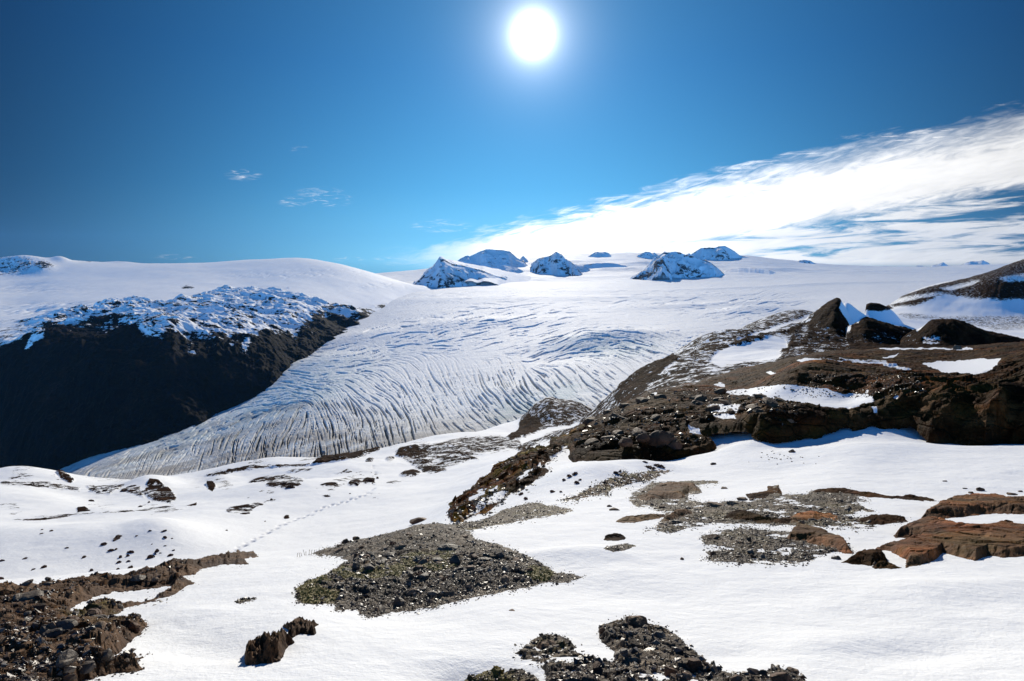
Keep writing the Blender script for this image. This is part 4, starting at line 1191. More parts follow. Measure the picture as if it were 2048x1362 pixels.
# --- gravel and slabs of the right-hand terrace
patch('gravel_flat', None, 'rockM',
      [[(1258, 1000), (1262, 985), (1285, 975), (1305, 962), (1335, 958), (1352, 962), (1380, 955), (1428, 940), (1470, 940), (1440, 958), (1436, 968), (1400, 975), (1404, 986), (1378, 990), (1376, 998), (1410, 1003), (1450, 1003), (1500, 1002), (1530, 996), (1536, 986), (1546, 974), (1557, 970), (1564, 988), (1600, 988), (1625, 980), (1680, 977), (1720, 984), (1722, 994), (1745, 1000), (1740, 1006), (1715, 1002), (1730, 1016), (1750, 1022), (1740, 1026), (1722, 1020), (1705, 1030), (1690, 1032), (1720, 1036), (1800, 1036), (1818, 1044), (1780, 1046), (1752, 1048), (1748, 1056), (1710, 1060), (1660, 1058), (1620, 1052), (1560, 1050), (1500, 1048), (1440, 1048), (1394, 1054), (1370, 1058), (1336, 1068), (1310, 1060), (1290, 1062), (1312, 1052), (1318, 1044), (1330, 1032), (1300, 1016), (1270, 1013)]],
      (7.2, 16), 0.012, step=1.2, wob=6, edge=7, rough=((1.2, 0.05, 'f'), (9, 0.02, 'p'), (25, 0.008, 'f')), mossv=0.35, seed=51, sink=0.12, kind='structure')
patch('gravel_flat', None, 'rockM',
      [[(1400, 1080), (1405, 1070), (1430, 1062), (1470, 1058), (1490, 1054), (1540, 1060), (1580, 1062), (1620, 1070), (1690, 1080), (1700, 1095), (1706, 1104), (1680, 1104), (1640, 1112), (1620, 1122), (1580, 1128), (1500, 1128), (1440, 1124), (1402, 1120), (1420, 1112), (1410, 1104), (1432, 1096), (1408, 1088)]],
      (5.3, 9.0), 0.01, step=1.2, wob=5, edge=7, rough=((1.2, 0.04, 'f'), (10, 0.018, 'p'), (28, 0.007, 'f')), mossv=0.3, seed=52, sink=0.1, kind='structure')
patch('gravel_flat', None, 'rockM', [[(905, 1052), (930, 1046), (960, 1040), (985, 1030), (1000, 1022), (1040, 1010), (1060, 1004), (1090, 1008), (1110, 1012), (1140, 1016), (1148, 1022), (1120, 1030), (1080, 1036), (1040, 1042), (990, 1052), (960, 1056), (940, 1062), (915, 1058)]],
      (7.5, 15), 0.012, step=1.2, wob=5, edge=5, rough=((9, 0.025, 'p'), (25, 0.008, 'f')), mossv=0.5, seed=53, sink=0.12, kind='structure')
patch('gravel_flat', None, 'rockA', [[(1120, 1000), (1150, 992), (1175, 978), (1200, 965), (1235, 950), (1250, 942), (1262, 948), (1290, 942), (1318, 938), (1342, 940), (1322, 952), (1300, 962), (1270, 966), (1230, 976), (1214, 990), (1180, 992), (1150, 1002)]],
      (11, 22), 0.012, step=1.2, wob=6, edge=5, rough=((7, 0.035, 'p'), (18, 0.012, 'f')), mossv=0.7, seed=54, sink=0.12, kind='structure')
for k_, (pl_, Dr_, hh_, lb, sd_, mt) in enumerate([
    ([(1264, 996), (1290, 988), (1310, 972), (1320, 966), (1350, 962), (1390, 966), (1398, 978), (1402, 984), (1380, 986), (1366, 1000), (1330, 1000), (1300, 1006), (1284, 1004)], (9.5, 15), 0.10, 'rounded brown slab with a smooth top at the left end of the right-hand gravel', 61, 'slab'),
    ([(1230, 1044), (1246, 1034), (1280, 1030), (1330, 1028), (1334, 1034), (1300, 1040), (1270, 1046), (1245, 1046)], (8, 11), 0.07, 'low greenish brown ledge lying in snow below the rounded slab', 62, 'slab'),
    ([(1318, 1044), (1330, 1034), (1350, 1022), (1372, 1018), (1390, 1026), (1376, 1032), (1350, 1040), (1330, 1048)], (8, 11), 0.09, 'tawny domed rock at the near left edge of the wide gravel patch', 63, 'slab'),
    ([(1442, 1040), (1456, 1028), (1480, 1023), (1500, 1026), (1530, 1036), (1600, 1040), (1620, 1046), (1560, 1050), (1500, 1046), (1460, 1044)], (7.8, 11), 0.09, 'dark grey hump of rock in the middle of the wide gravel patch', 64, 'outcrop'),
    ([(1572, 1040), (1590, 1028), (1620, 1022), (1650, 1026), (1680, 1032), (1700, 1036), (1680, 1042), (1640, 1044), (1600, 1050), (1580, 1050)], (7.8, 11), 0.07, 'olive brown slab breaking out of the near side of the wide gravel patch', 65, 'slab'),
    ([(1574, 1074), (1582, 1064), (1592, 1052), (1602, 1050), (1640, 1060), (1680, 1078), (1692, 1086), (1700, 1100), (1710, 1108), (1690, 1108), (1640, 1092), (1600, 1086), (1560, 1086)], (5.8, 8.8), 0.10, 'pointed tan slab along the right side of the lower gravel patch', 66, 'slab'),
    ([(1706, 1044), (1722, 1036), (1750, 1030), (1790, 1030), (1810, 1034), (1818, 1044), (1780, 1048), (1760, 1050), (1740, 1050)], (7.8, 10.5), 0.09, 'long reddish brown rib of rock right of the wide gravel patch', 67, 'outcrop'),
    ([(1856, 1014), (1880, 1008), (1900, 998), (1930, 994), (1950, 991), (1985, 993), (2010, 1000), (2070, 996), (2090, 1012), (2048, 1030), (1990, 1028), (1960, 1030), (1930, 1034), (1880, 1038), (1840, 1036), (1850, 1026), (1872, 1020)], (8.2, 13), 0.13, 'big fractured tan slab on the right edge standing between two snow bands', 68, 'slab'),
    ([(1785, 1072), (1800, 1060), (1820, 1050), (1850, 1042), (1876, 1040), (1900, 1048), (1930, 1054), (1980, 1052), (2010, 1046), (2048, 1052), (2090, 1060), (2090, 1110), (2010, 1116), (1975, 1112), (1950, 1122), (1900, 1110), (1886, 1106), (1870, 1122), (1840, 1132), (1810, 1136), (1812, 1120), (1780, 1104), (1744, 1102), (1760, 1092), (1810, 1084), (1838, 1076), (1790, 1076)], (5.2, 9.5), 0.10, 'huge rusty orange slab of bedrock on the right edge nearest the camera', 69, 'slab'),
    ([(1680, 1126), (1700, 1116), (1722, 1108), (1745, 1104), (1770, 1112), (1776, 1122), (1752, 1128), (1740, 1134), (1758, 1126), (1790, 1130), (1806, 1136), (1780, 1138), (1750, 1138), (1740, 1132), (1710, 1130)], (5.2, 7.0), 0.08, 'cracked grey knob of rock at the snow edge left of the huge rusty slab', 70, 'outcrop'),
    ([(1490, 988), (1520, 984), (1532, 980), (1536, 972), (1548, 972), (1557, 968), (1562, 982), (1566, 990), (1540, 996), (1500, 1000)], (10.5, 14), 0.05, 'upright dark crag like a thumb at the far edge of the wide gravel patch', 71, 'outcrop'),
    ([(1622, 982), (1640, 978), (1670, 976), (1690, 976), (1716, 982), (1740, 984), (1770, 990), (1800, 992), (1820, 990), (1850, 994), (1870, 998), (1890, 1002), (1860, 1004), (1800, 998), (1740, 996), (1720, 992), (1660, 990), (1630, 990)], (10, 14.5), 0.09, 'thin reddish rim of rock running along the far side of the terrace', 72, 'outcrop'),
    ([(1205, 1080), (1212, 1070), (1228, 1066), (1242, 1068), (1254, 1076), (1248, 1080), (1228, 1082), (1215, 1082)], (6.2, 8.5), 0.04, 'small reddish brown dome of rock alone on the snow', 73, 'outcrop'),
    ([(1203, 1098), (1215, 1092), (1240, 1088), (1256, 1086), (1274, 1092), (1265, 1096), (1246, 1102), (1225, 1104)], (5.6, 7.6), 0.015, 'low patch of grey pebbles just below the small reddish dome', 74, 'rockM'),
]):
    patch('rock_slab' if mt == 'slab' else 'rock_outcrop', lb, mt, [pl_], Dr_, hh_, step=1.1, wob=3.5, edge=9, rough=((0.8, 0.02 + hh_ * 0.15, 'f'), (1.6, 0.012 + hh_ * 0.12, 'p'), (4, 0.014, 'p'), (14, 0.006, 'f')) if mt != 'rockM' else ((10, 0.015, 'p'),), mossv=0.25, seed=sd_ * 3, sink=0.14, cat='rock')
# --- the big outcrop: stepped walls, a snowy shelf and a flat top
OC = Field(nearer([(1150, 935, 19), (1150, 910, 23), (1150, 885, 30), (1150, 866, 40), (1150, 860, 52), (1230, 925, 21), (1230, 905, 23), (1230, 880, 27), (1230, 848, 34), (1230, 822, 42), (1230, 806, 52), (1300, 915, 22.4), (1300, 898, 24), (1300, 868, 26.5), (1300, 838, 33), (1300, 800, 42), (1300, 783, 52), (1300, 765, 70),
            (1400, 905, 23.5), (1400, 890, 25), (1400, 862, 26.5), (1400, 848, 28), (1400, 826, 33), (1400, 800, 41), (1400, 775, 52), (1400, 757, 66), (1500, 875, 26), (1500, 857, 27), (1500, 836, 28), (1500, 826, 31), (1500, 812, 34), (1500, 795, 40), (1500, 778, 46), (1500, 758, 54), (1500, 738, 66),
            (1600, 866, 26), (1600, 852, 26.6), (1600, 824, 27.6), (1600, 814, 31), (1600, 780, 36.5), (1600, 752, 38), (1600, 736, 41), (1600, 726, 47), (1600, 714, 56), (1600, 702, 70), (1700, 852, 26.5), (1700, 832, 27.3), (1700, 820, 28.5), (1700, 812, 31), (1700, 794, 34.5), (1700, 766, 35.8), (1700, 748, 40), (1700, 733, 46), (1700, 715, 56), (1700, 701, 70),
            (1800, 850, 26.4), (1800, 830, 27.2), (1800, 802, 28.2), (1800, 780, 31), (1800, 765, 34), (1800, 750, 39), (1800, 733, 46), (1800, 714, 56), (1800, 699, 68), (1900, 895, 24), (1900, 879, 24.8), (1900, 820, 25.6), (1900, 790, 27), (1900, 775, 30), (1900, 760, 34), (1900, 743, 40), (1900, 728, 47), (1900, 712, 56), (1900, 698, 68),
            (2000, 895, 23.4), (2000, 879, 24.2), (2000, 815, 25), (2000, 785, 26.4), (2000, 765, 29), (2000, 742, 34), (2000, 722, 40), (2000, 704, 48), (2000, 694, 62), (2110, 895, 23), (2110, 875, 24), (2110, 800, 25), (2110, 760, 26.5), (2110, 735, 30), (2110, 708, 36), (2110, 690, 46), (2110, 682, 60)]), 1e-6)
patch('rock_outcrop', 'massive brown outcrop with stepped dark walls and a flat top filling the right side', 'outcrop',
      [[(1150, 905), (1200, 900), (1241, 903), (1257, 912), (1286, 903), (1299, 892), (1331, 899), (1364, 897), (1401, 890), (1422, 876), (1377, 860), (1377, 848), (1410, 849), (1432, 841), (1494, 839), (1512, 841), (1514, 855), (1553, 863), (1600, 852), (1631, 852), (1697, 827), (1716, 837), (1745, 827), (1770, 835), (1818, 827), (1840, 832), (1864, 861), (1891, 877), (1939, 878), (1978, 872), (2022, 885), (2048, 877), (2140, 880),
        (2140, 672), (2048, 687), (2000, 690), (1950, 695), (1900, 698), (1830, 698), (1755, 699), (1700, 702), (1650, 707), (1600, 713), (1560, 724), (1500, 736), (1470, 743), (1440, 752), (1400, 765), (1350, 775), (1300, 783), (1275, 796), (1240, 812), (1200, 832), (1165, 852), (1130, 872), (1140, 890)]],
      (18, 74), 0.16, step=1.4, wob=9, wobs=0.03, edge=8, base=OC,
      rough=((0.16, 0.40, 'f'), (0.42, 0.24, 'p'), (1.1, 0.16, 'p'), (3.0, 0.06, 'p'), (7, 0.02, 'f')), mossv=0.15, seed=301, sink=0.5, ampD=((20, 30, 38, 75), (1, 1, 0.45, 0.4)),
      snowp=[([(1450, 789), (1480, 783), (1530, 778), (1570, 774), (1600, 778), (1631, 781), (1687, 793), (1736, 795), (1748, 806), (1716, 817), (1697, 822), (1651, 822), (1600, 811), (1549, 805), (1508, 797), (1461, 792)], 1.3),
             ([(1845, 731), (1886, 727), (1922, 727), (1963, 720), (2002, 720), (1992, 735), (1968, 749), (1927, 752), (1888, 749), (1875, 741)], 1.3),
             ([(1755, 695), (1857, 694), (1946, 692), (1946, 697), (1850, 700), (1760, 700)], 1.2), ([(1767, 716), (1799, 710), (1790, 716)], 1.2),
             ([(1627, 722), (1640, 718), (1700, 722), (1770, 725), (1806, 737), (1828, 742), (1806, 744), (1760, 733), (1680, 726)], 0.62), ([(1590, 722), (1618, 719), (1640, 724), (1600, 728)], 0.9),
             ([(1418, 815), (1455, 811), (1482, 815), (1475, 832), (1420, 828)], 1.2), ([(1492, 823), (1505, 818), (1520, 822), (1512, 828)], 1.2), ([(1426, 774), (1440, 769), (1453, 772), (1450, 778)], 1.0),
             ([(1303, 788), (1315, 787), (1316, 797), (1306, 795)], 1.0), ([(1531, 749), (1545, 745), (1555, 750), (1540, 754)], 1.0), ([(1420, 833), (1470, 834), (1475, 838), (1425, 838)], 0.9),
             ([(1788, 800), (1794, 800), (1792, 808), (1785, 806)], 1.1), ([(1730, 788), (1737, 788), (1736, 794), (1730, 793)], 1.1), ([(1742, 818), (1754, 818), (1753, 828), (1745, 826)], 1.1), ([(1375, 850), (1400, 852), (1404, 868), (1380, 866)], 1.0), ([(1280, 770), (1440, 738), (1470, 742), (1400, 768), (1300, 786)], 0.42)])
patch('rock_ridge', 'slanting mossy ridge of dark broken rock running up from the valley to the big outcrop', 'outcrop',
      [[(881, 966), (905, 950), (930, 938), (965, 924), (998, 909), (1047, 899), (1099, 893), (1101, 879), (1148, 860), (1173, 848), (1199, 836), (1240, 824), (1250, 860), (1238, 880), (1212, 890), (1205, 900), (1171, 904), (1134, 900), (1109, 914), (1092, 930), (1064, 942), (1100, 938), (1080, 958), (1049, 979), (1020, 990), (990, 1012), (975, 1026), (945, 1030), (926, 1048), (905, 1044), (896, 1034), (901, 1006), (928, 992), (945, 975), (965, 958), (985, 944), (960, 945), (930, 950)]],
      (10.5, 54), 0.20, step=1.3, wob=11, wobs=0.05, edge=9, rough=((0.3, 0.35, 'f'), (0.9, 0.16, 'p'), (2.6, 0.10, 'p'), (7, 0.03, 'f')), mossv=0.8, seed=311, sink=0.3,
      snowp=[([(926, 1042), (960, 1012), (1000, 992), (1020, 985), (1010, 998), (970, 1022), (945, 1030)], 0.75), ([(932, 1012), (960, 988), (975, 985), (968, 1000), (945, 1012)], 0.85), ([(1035, 965), (1060, 945), (1078, 930), (1082, 936), (1060, 958), (1040, 972)], 0.8), ([(978, 992), (992, 980), (996, 986), (984, 996)], 0.9), ([(1100, 915), (1125, 898), (1140, 896), (1120, 914), (1104, 920)], 0.6)])
print('patches', round(time.time() - T0, 1))

# ================================================================== STONES
def stone_template(seed, flat=0.6, n=12, cut=2):
    """angular broken stone: hull of random points, trimmed by flat breaks"""
    import bmesh
    rs = np.random.RandomState(seed)
    p = rs.normal(size=(n, 3)); p /= np.linalg.norm(p, axis=1)[:, None]
    p *= rs.uniform(0.75, 1.0, (n, 1))
    for _ in range(cut):
        d = rs.normal(size=3); d /= np.linalg.norm(d); lim = rs.uniform(0.35, 0.6)
        k_ = p @ d
        p -= np.outer(np.maximum(k_ - lim, 0), d)
    p *= np.array([1.0, rs.uniform(0.6, 0.95), flat * rs.uniform(0.75, 1.2)])
    bm = bmesh.new()
    vs_ = [bm.verts.new(q) for q in p]
    r = bmesh.ops.convex_hull(bm, input=vs_)
    bmesh.ops.delete(bm, geom=list({g for g in r['geom_interior'] if isinstance(g, bmesh.types.BMVert)}), context='VERTS')
    bmesh.ops.triangulate(bm, faces=bm.faces)
    bm.verts.index_update()
    V = np.array([v.co[:] for v in bm.verts], np.float32)
    Fc = np.array([[v.index for v in f.verts] for f in bm.faces], np.int32)
    bm.free()
    return V, Fc


TEMPL = [stone_template(100 + i, [0.35, 0.5, 0.65, 0.45][i % 4], 11) for i in range(14)]


def stone_mat(name, cols, rough=0.42, spec=0.5):
    m, t, bs, pos = new_mat(name)
    rnd = t.attr('tint')
    c = t.ramp(rnd, [(i / (len(cols) - 1), q) for i, q in enumerate(cols)])
    big_ = t.noise(pos, 1.3, 4, 0.6)
    c = t.mix(1.0, c, t.ramp(big_, [(0.36, (0.55, 0.46, 0.38)), (0.5, (0.95, 0.86, 0.78)), (0.66, (1.3, 1.2, 1.1))]), 'MULTIPLY')
    n = t.noise(pos, 30, 4, 0.65)
    c = t.mix(1.0, c, t.ramp(n, [(0.3, (0.6, 0.6, 0.6)), (0.7, (1.3, 1.28, 1.25))]), 'MULTIPLY')
    t.put(bs.inputs['Base Color'], c)
    bs.inputs['Roughness'].default_value = rough
    bs.inputs['Specular IOR Level'].default_value = spec
    t.put(bs.inputs['Normal'], t.bump(t.noise(pos, 60, 4, 0.6), 0.4, 0.01))
    return m


M['gravel'] = stone_mat('wet_gravel', [(0.022, 0.014, 0.009), (0.06, 0.04, 0.026), (0.11, 0.078, 0.053), (0.18, 0.138, 0.10), (0.33, 0.28, 0.22)], 0.36, 0.5)
M['stone_grey'] = mat_rock('stone_grey', [(0.04, 0.03, 0.023), (0.10, 0.08, 0.064), (0.18, 0.15, 0.12)], 6, 22, 0.012, None, 0.6, spec=0.4)
M['stone_brown'] = mat_rock('stone_brown', [(0.04, 0.02, 0.012), (0.10, 0.054, 0.033), (0.17, 0.105, 0.065)], 3, 12, 0.03, None, 0.7)
M['stone_tan'] = mat_rock('stone_tan', [(0.10, 0.065, 0.045), (0.19, 0.13, 0.09), (0.28, 0.20, 0.15)], 5, 18, 0.015, None, 0.7)


def rots(n, rs, lean=0.5):
    """random turns about z with a little lean"""
    th = rs.uniform(0, 2 * np.pi, n); ax = rs.normal(0, lean, n); ay = rs.normal(0, lean, n)
    c, s_ = np.cos(th), np.sin(th); Rz = np.zeros((n, 3, 3)); Rz[:, 0, 0] = c; Rz[:, 0, 1] = -s_; Rz[:, 1, 0] = s_; Rz[:, 1, 1] = c; Rz[:, 2, 2] = 1
    c, s_ = np.cos(ax), np.sin(ax); Rx = np.zeros((n, 3, 3)); Rx[:, 0, 0] = 1; Rx[:, 1, 1] = c; Rx[:, 1, 2] = -s_; Rx[:, 2, 1] = s_; Rx[:, 2, 2] = c
    c, s_ = np.cos(ay), np.sin(ay); Ry = np.zeros((n, 3, 3)); Ry[:, 1, 1] = 1; Ry[:, 0, 0] = c; Ry[:, 0, 2] = s_; Ry[:, 2, 0] = -s_; Ry[:, 2, 2] = c
    return Rx @ Ry @ Rz


def gravel(P, size, rs, name='gravel', mat='gravel', lean=0.45):
    n = len(P); tid = rs.randint(0, len(TEMPL), n); Rm = rots(n, rs, lean)
    Vs, Fs, Ts = [], [], []; off = 0
    tint = rs.beta(1.6, 2.4, n)
    for k_, (TV, TF) in enumerate(TEMPL):
        ids = np.where(tid == k_)[0]
        if len(ids) == 0:
            continue
        v = np.einsum('nij,vj->nvi', Rm[ids], TV) * size[ids, None, None] + P[ids, None, :]
        f = TF[None] + (np.arange(len(ids)) * len(TV))[:, None, None] + off
        Vs.append(v.reshape(-1, 3)); Fs.append(f.reshape(-1, 3)); Ts.append(np.repeat(tint[ids], len(TV)))
        off += len(ids) * len(TV)
    me = np_mesh(name, np.concatenate(Vs), tris=np.concatenate(Fs), attrs={'tint': np.concatenate(Ts)}, smooth_sh=False)
    o = link(me, name, M[mat])
    o['kind'] = 'stuff'
    return o


def pick(pt, n, rs, lo=1.0, box=None, zmax=None):
    """n random places on an exposed patch, evenly spread as seen"""
    ok = pt['sd'] > lo
    if box is not None:
        ok &= (pt['U'] > box[0]) & (pt['U'] < box[2]) & (pt['V'] > box[1]) & (pt['V'] < box[3])
    ii = np.argwhere(ok)
    if len(ii) == 0:
        return np.zeros((0, 3)), np.zeros(0)
    k_ = ii[rs.randint(0, len(ii), n)]
    i, j = k_[:, 0], k_[:, 1]
    P = np.stack([pt['X'][i, j], pt['Y'][i, j], pt['Z'][i, j]], 1)
    return P, pt['Y'][i, j]


def lay(pl, n, smin, smax, seed, lo=1.0, box=None, alpha=2.2, sinkf=0.15):
    """stones sized smin..smax metres, small ones the most common"""
    rs = np.random.RandomState(seed)
    Ps, Ss = [], []
    P, D = pick(pl, n, rs, lo, box)
    if len(P) == 0:
        return None
    r = rs.uniform(0, 1, len(P))
    S = smin * (1 - r * (1 - (smin / smax) ** alpha)) ** (-1 / alpha)
    P = P.copy(); P[:, 2] += S * 0.25 - S * sinkf
    P[:, 0] += rs.normal(0, 0.6, len(P)) * D / F; P[:, 1] += rs.normal(0, 1.5, len(P)) * D / F
    return P, S


items = list(PATCHES.items())
rs0 = np.random.RandomState(5)
PL = dict(PATCHES)

acc = {}


def add(key, pname, n, smin, smax, seed, **kw):
    r = lay(PL[pname], n, smin, smax, seed, **kw)
    if r is not None:
        acc.setdefault(key, []).append(r)


K_LEDGE = 'long dark ledge of splintered rock rising into the lower left corner'
K_MOUND = 'broad mound of loose grey stones and yellow moss in the middle foreground'
K_BOT = 'pile of broken grey rock at the bottom edge with snow banked behind it'
K_MOS = 'low strip of mossy gravel at the bottom edge under a hollow in the snow'
add('a', 'flat51', 9500, 0.008, 0.035, 1)
add('a', 'flat52', 7000, 0.006, 0.026, 2)
add('a', 'flat53', 2600, 0.008, 0.05, 3)
add('a', 'flat54', 1600, 0.012, 0.06, 4)
add('b', K_MOUND, 16000, 0.005, 0.028, 5)
add('b', K_MOUND, 500, 0.02, 0.055, 6, lo=6)
add('b', K_MOUND, 7000, 0.004, 0.014, 16, box=(700, 1150, 1120, 1240))
add('c', K_LEDGE, 6000, 0.005, 0.035, 7, lo=4)
add('c', K_LEDGE, 420, 0.02, 0.06, 17, lo=8)
add('d', K_BOT, 8000, 0.003, 0.02, 8, lo=2)
add('d', K_BOT, 420, 0.015, 0.05, 18, lo=5)
add('d', K_MOS, 1100, 0.004, 0.02, 9, lo=1)
for kk_, nn in [('low patch of grey pebbles just below the small reddish dome', 260), ('tiny patch of dark stones melting out of the snow left of the mossy mound', 120), ('small reddish brown dome of rock alone on the snow', 40)]:
    add('e', kk_, nn, 0.006, 0.03, 30)
KO = 'massive brown outcrop with stepped dark walls and a flat top filling the right side'
KR = 'slanting mossy ridge of dark broken rock running up from the valley to the big outcrop'
add('f', KO, 1400, 0.05, 0.30, 40, lo=4, box=(1150, 780, 1600, 930))
add('f', KO, 1500, 0.03, 0.16, 41, lo=4, box=(1600, 755, 1850, 800))
add('g', KR, 1600, 0.03, 0.20, 42, lo=2)


def fringe(pname, n, smin, smax, seed, reach=16.0):
    # strays lying on the snow round a patch, thinning outwards
    pt = PL[pname]
    rs = np.random.RandomState(seed)
    dens = np.where((pt['sd'] < 1) & (pt['sd'] > -8.9), 1.0, 0.0)
    ii = np.argwhere(dens > 0)
    if not len(ii):
        return
    k_ = ii[rs.randint(0, len(ii), n * 3)]
    sdk = pt['sd'][k_[:, 0], k_[:, 1]]
    k_ = k_[rs.uniform(0, 1, len(k_)) < np.exp(sdk / 3.0)][:n]
    clus = fbm(pt['U'][k_[:, 0], k_[:, 1]] * 0.06, pt['V'][k_[:, 0], k_[:, 1]] * 0.1, seed, 3) > -0.1
    k_ = k_[clus]
    i, j = k_[:, 0], k_[:, 1]
    r = rs.uniform(0, 1, len(k_))
    S = smin * (1 - r * (1 - (smin / smax) ** 2.4)) ** (-1 / 2.4)
    P = np.stack([pt['X'][i, j], pt['Y'][i, j], pt['Zb'][i, j] + S * 0.12], 1)
    acc.setdefault('s', []).append((P, S))


for pn_, nn_, a_, b_ in [(K_MOUND, 900, 0.006, 0.03), (K_LEDGE, 700, 0.005, 0.03), (K_BOT, 700, 0.004, 0.02), ('flat51', 1200, 0.008, 0.04), ('flat52', 700, 0.007, 0.03), ('flat53', 400, 0.01, 0.05), ('flat54', 500, 0.015, 0.08), (KR, 500, 0.03, 0.16)]:
    fringe(pn_, nn_, a_, b_, nn_)
for key, lst in acc.items():
    gravel(np.concatenate([q[0] for q in lst]), np.concatenate([q[1] for q in lst]), np.random.RandomState(ord(key)))
print('gravel', round(time.time() - T0, 1))


# ---- single rocks
def rock_mesh(name, seed, w_, d_, h_, mat, sub=3, jag=0.16):
    """one boulder: broken angular body with worn faces; w_, d_, h_ half-sizes in metres"""
    import bmesh
    rs = np.random.RandomState(seed)
    bm = bmesh.new()
    bmesh.ops.create_icosphere(bm, subdivisions=sub, radius=1.0)
    P = np.array([v.co[:] for v in bm.verts])
    for _ in range(9):
        d = rs.normal(size=3); d[2] = abs(d[2]) * 0.9 + 0.05 * 0; d /= np.linalg.norm(d)
        lim = rs.uniform(0.45, 0.8)
        kq = P @ d
        P -= np.outer(np.maximum(kq - lim, 0), d) * 0.96
    n = fbm(P[:, 0] * 2.1 + seed, P[:, 1] * 2.1 + P[:, 2] * 1.7, seed, 4)
    P *= (1 + jag * n)[:, None]
    P *= np.array([w_, d_, h_])
    for v, q in zip(bm.verts, P):
        v.co = q
    me = bpy.data.meshes.new(name)
    bm.to_mesh(me); bm.free()
    for p in me.polygons:
        p.use_smooth = False
    me.materials.append(M[mat])
    return me


def surf_hit(u, v, Dmin, Dmax, own=None):
    """where the sight line meets the ground or, if nearer, the named exposed patch"""
    best = ray_hit(u, v, Dmin, Dmax)
    b = (best[0], best[1], best[2]) if best else None
    if own:
        pt = PL[own]
        a, e = e_a(u, v)
        j = int(np.clip(np.searchsorted(pt['ga'], a), 0, len(pt['ga']) - 1))
        cz = pt['Z'][:, j] / pt['Y'][:, j]
        ok = np.where((cz >= e) & (pt['sd'][:, j] > -2))[0]
        if len(ok):
            i = ok[0]
            if b is None or pt['Y'][i, j] < b[1] * 1.1:
                b = (float(a), float(pt['Y'][i, j]), float(pt['Z'][i, j]))
    return b


def boulder(u, v, wpx, hpx, label, mat='stone_grey', name='boulder', seed=0, Dr=(1.5, 80), own=None, cat='rock', group=None, rotz=None, lean=(0, 0), dep=0.8, jag=0.16):
    """a rock seen with its base at (u, v), wpx wide and hpx high"""
    h = surf_hit(u, v, Dr[0], Dr[1], own)
    if h is None:
        print('no hit', u, v); return None
    a, D, z = h
    k_ = D / F / 2
    me = rock_mesh(name, seed + int(u * 7 + v), wpx * k_, wpx * k_ * dep, hpx * k_ * 1.15, mat, jag=jag)
    o = bpy.data.objects.new(name, me); C.objects.link(o)
    o.location = (a * D, D, z + hpx * k_ * 0.55)
    o.rotation_euler = (lean[0], lean[1], 0.0 if rotz is None else rotz)
    tag(o, label, cat, group)
    return o


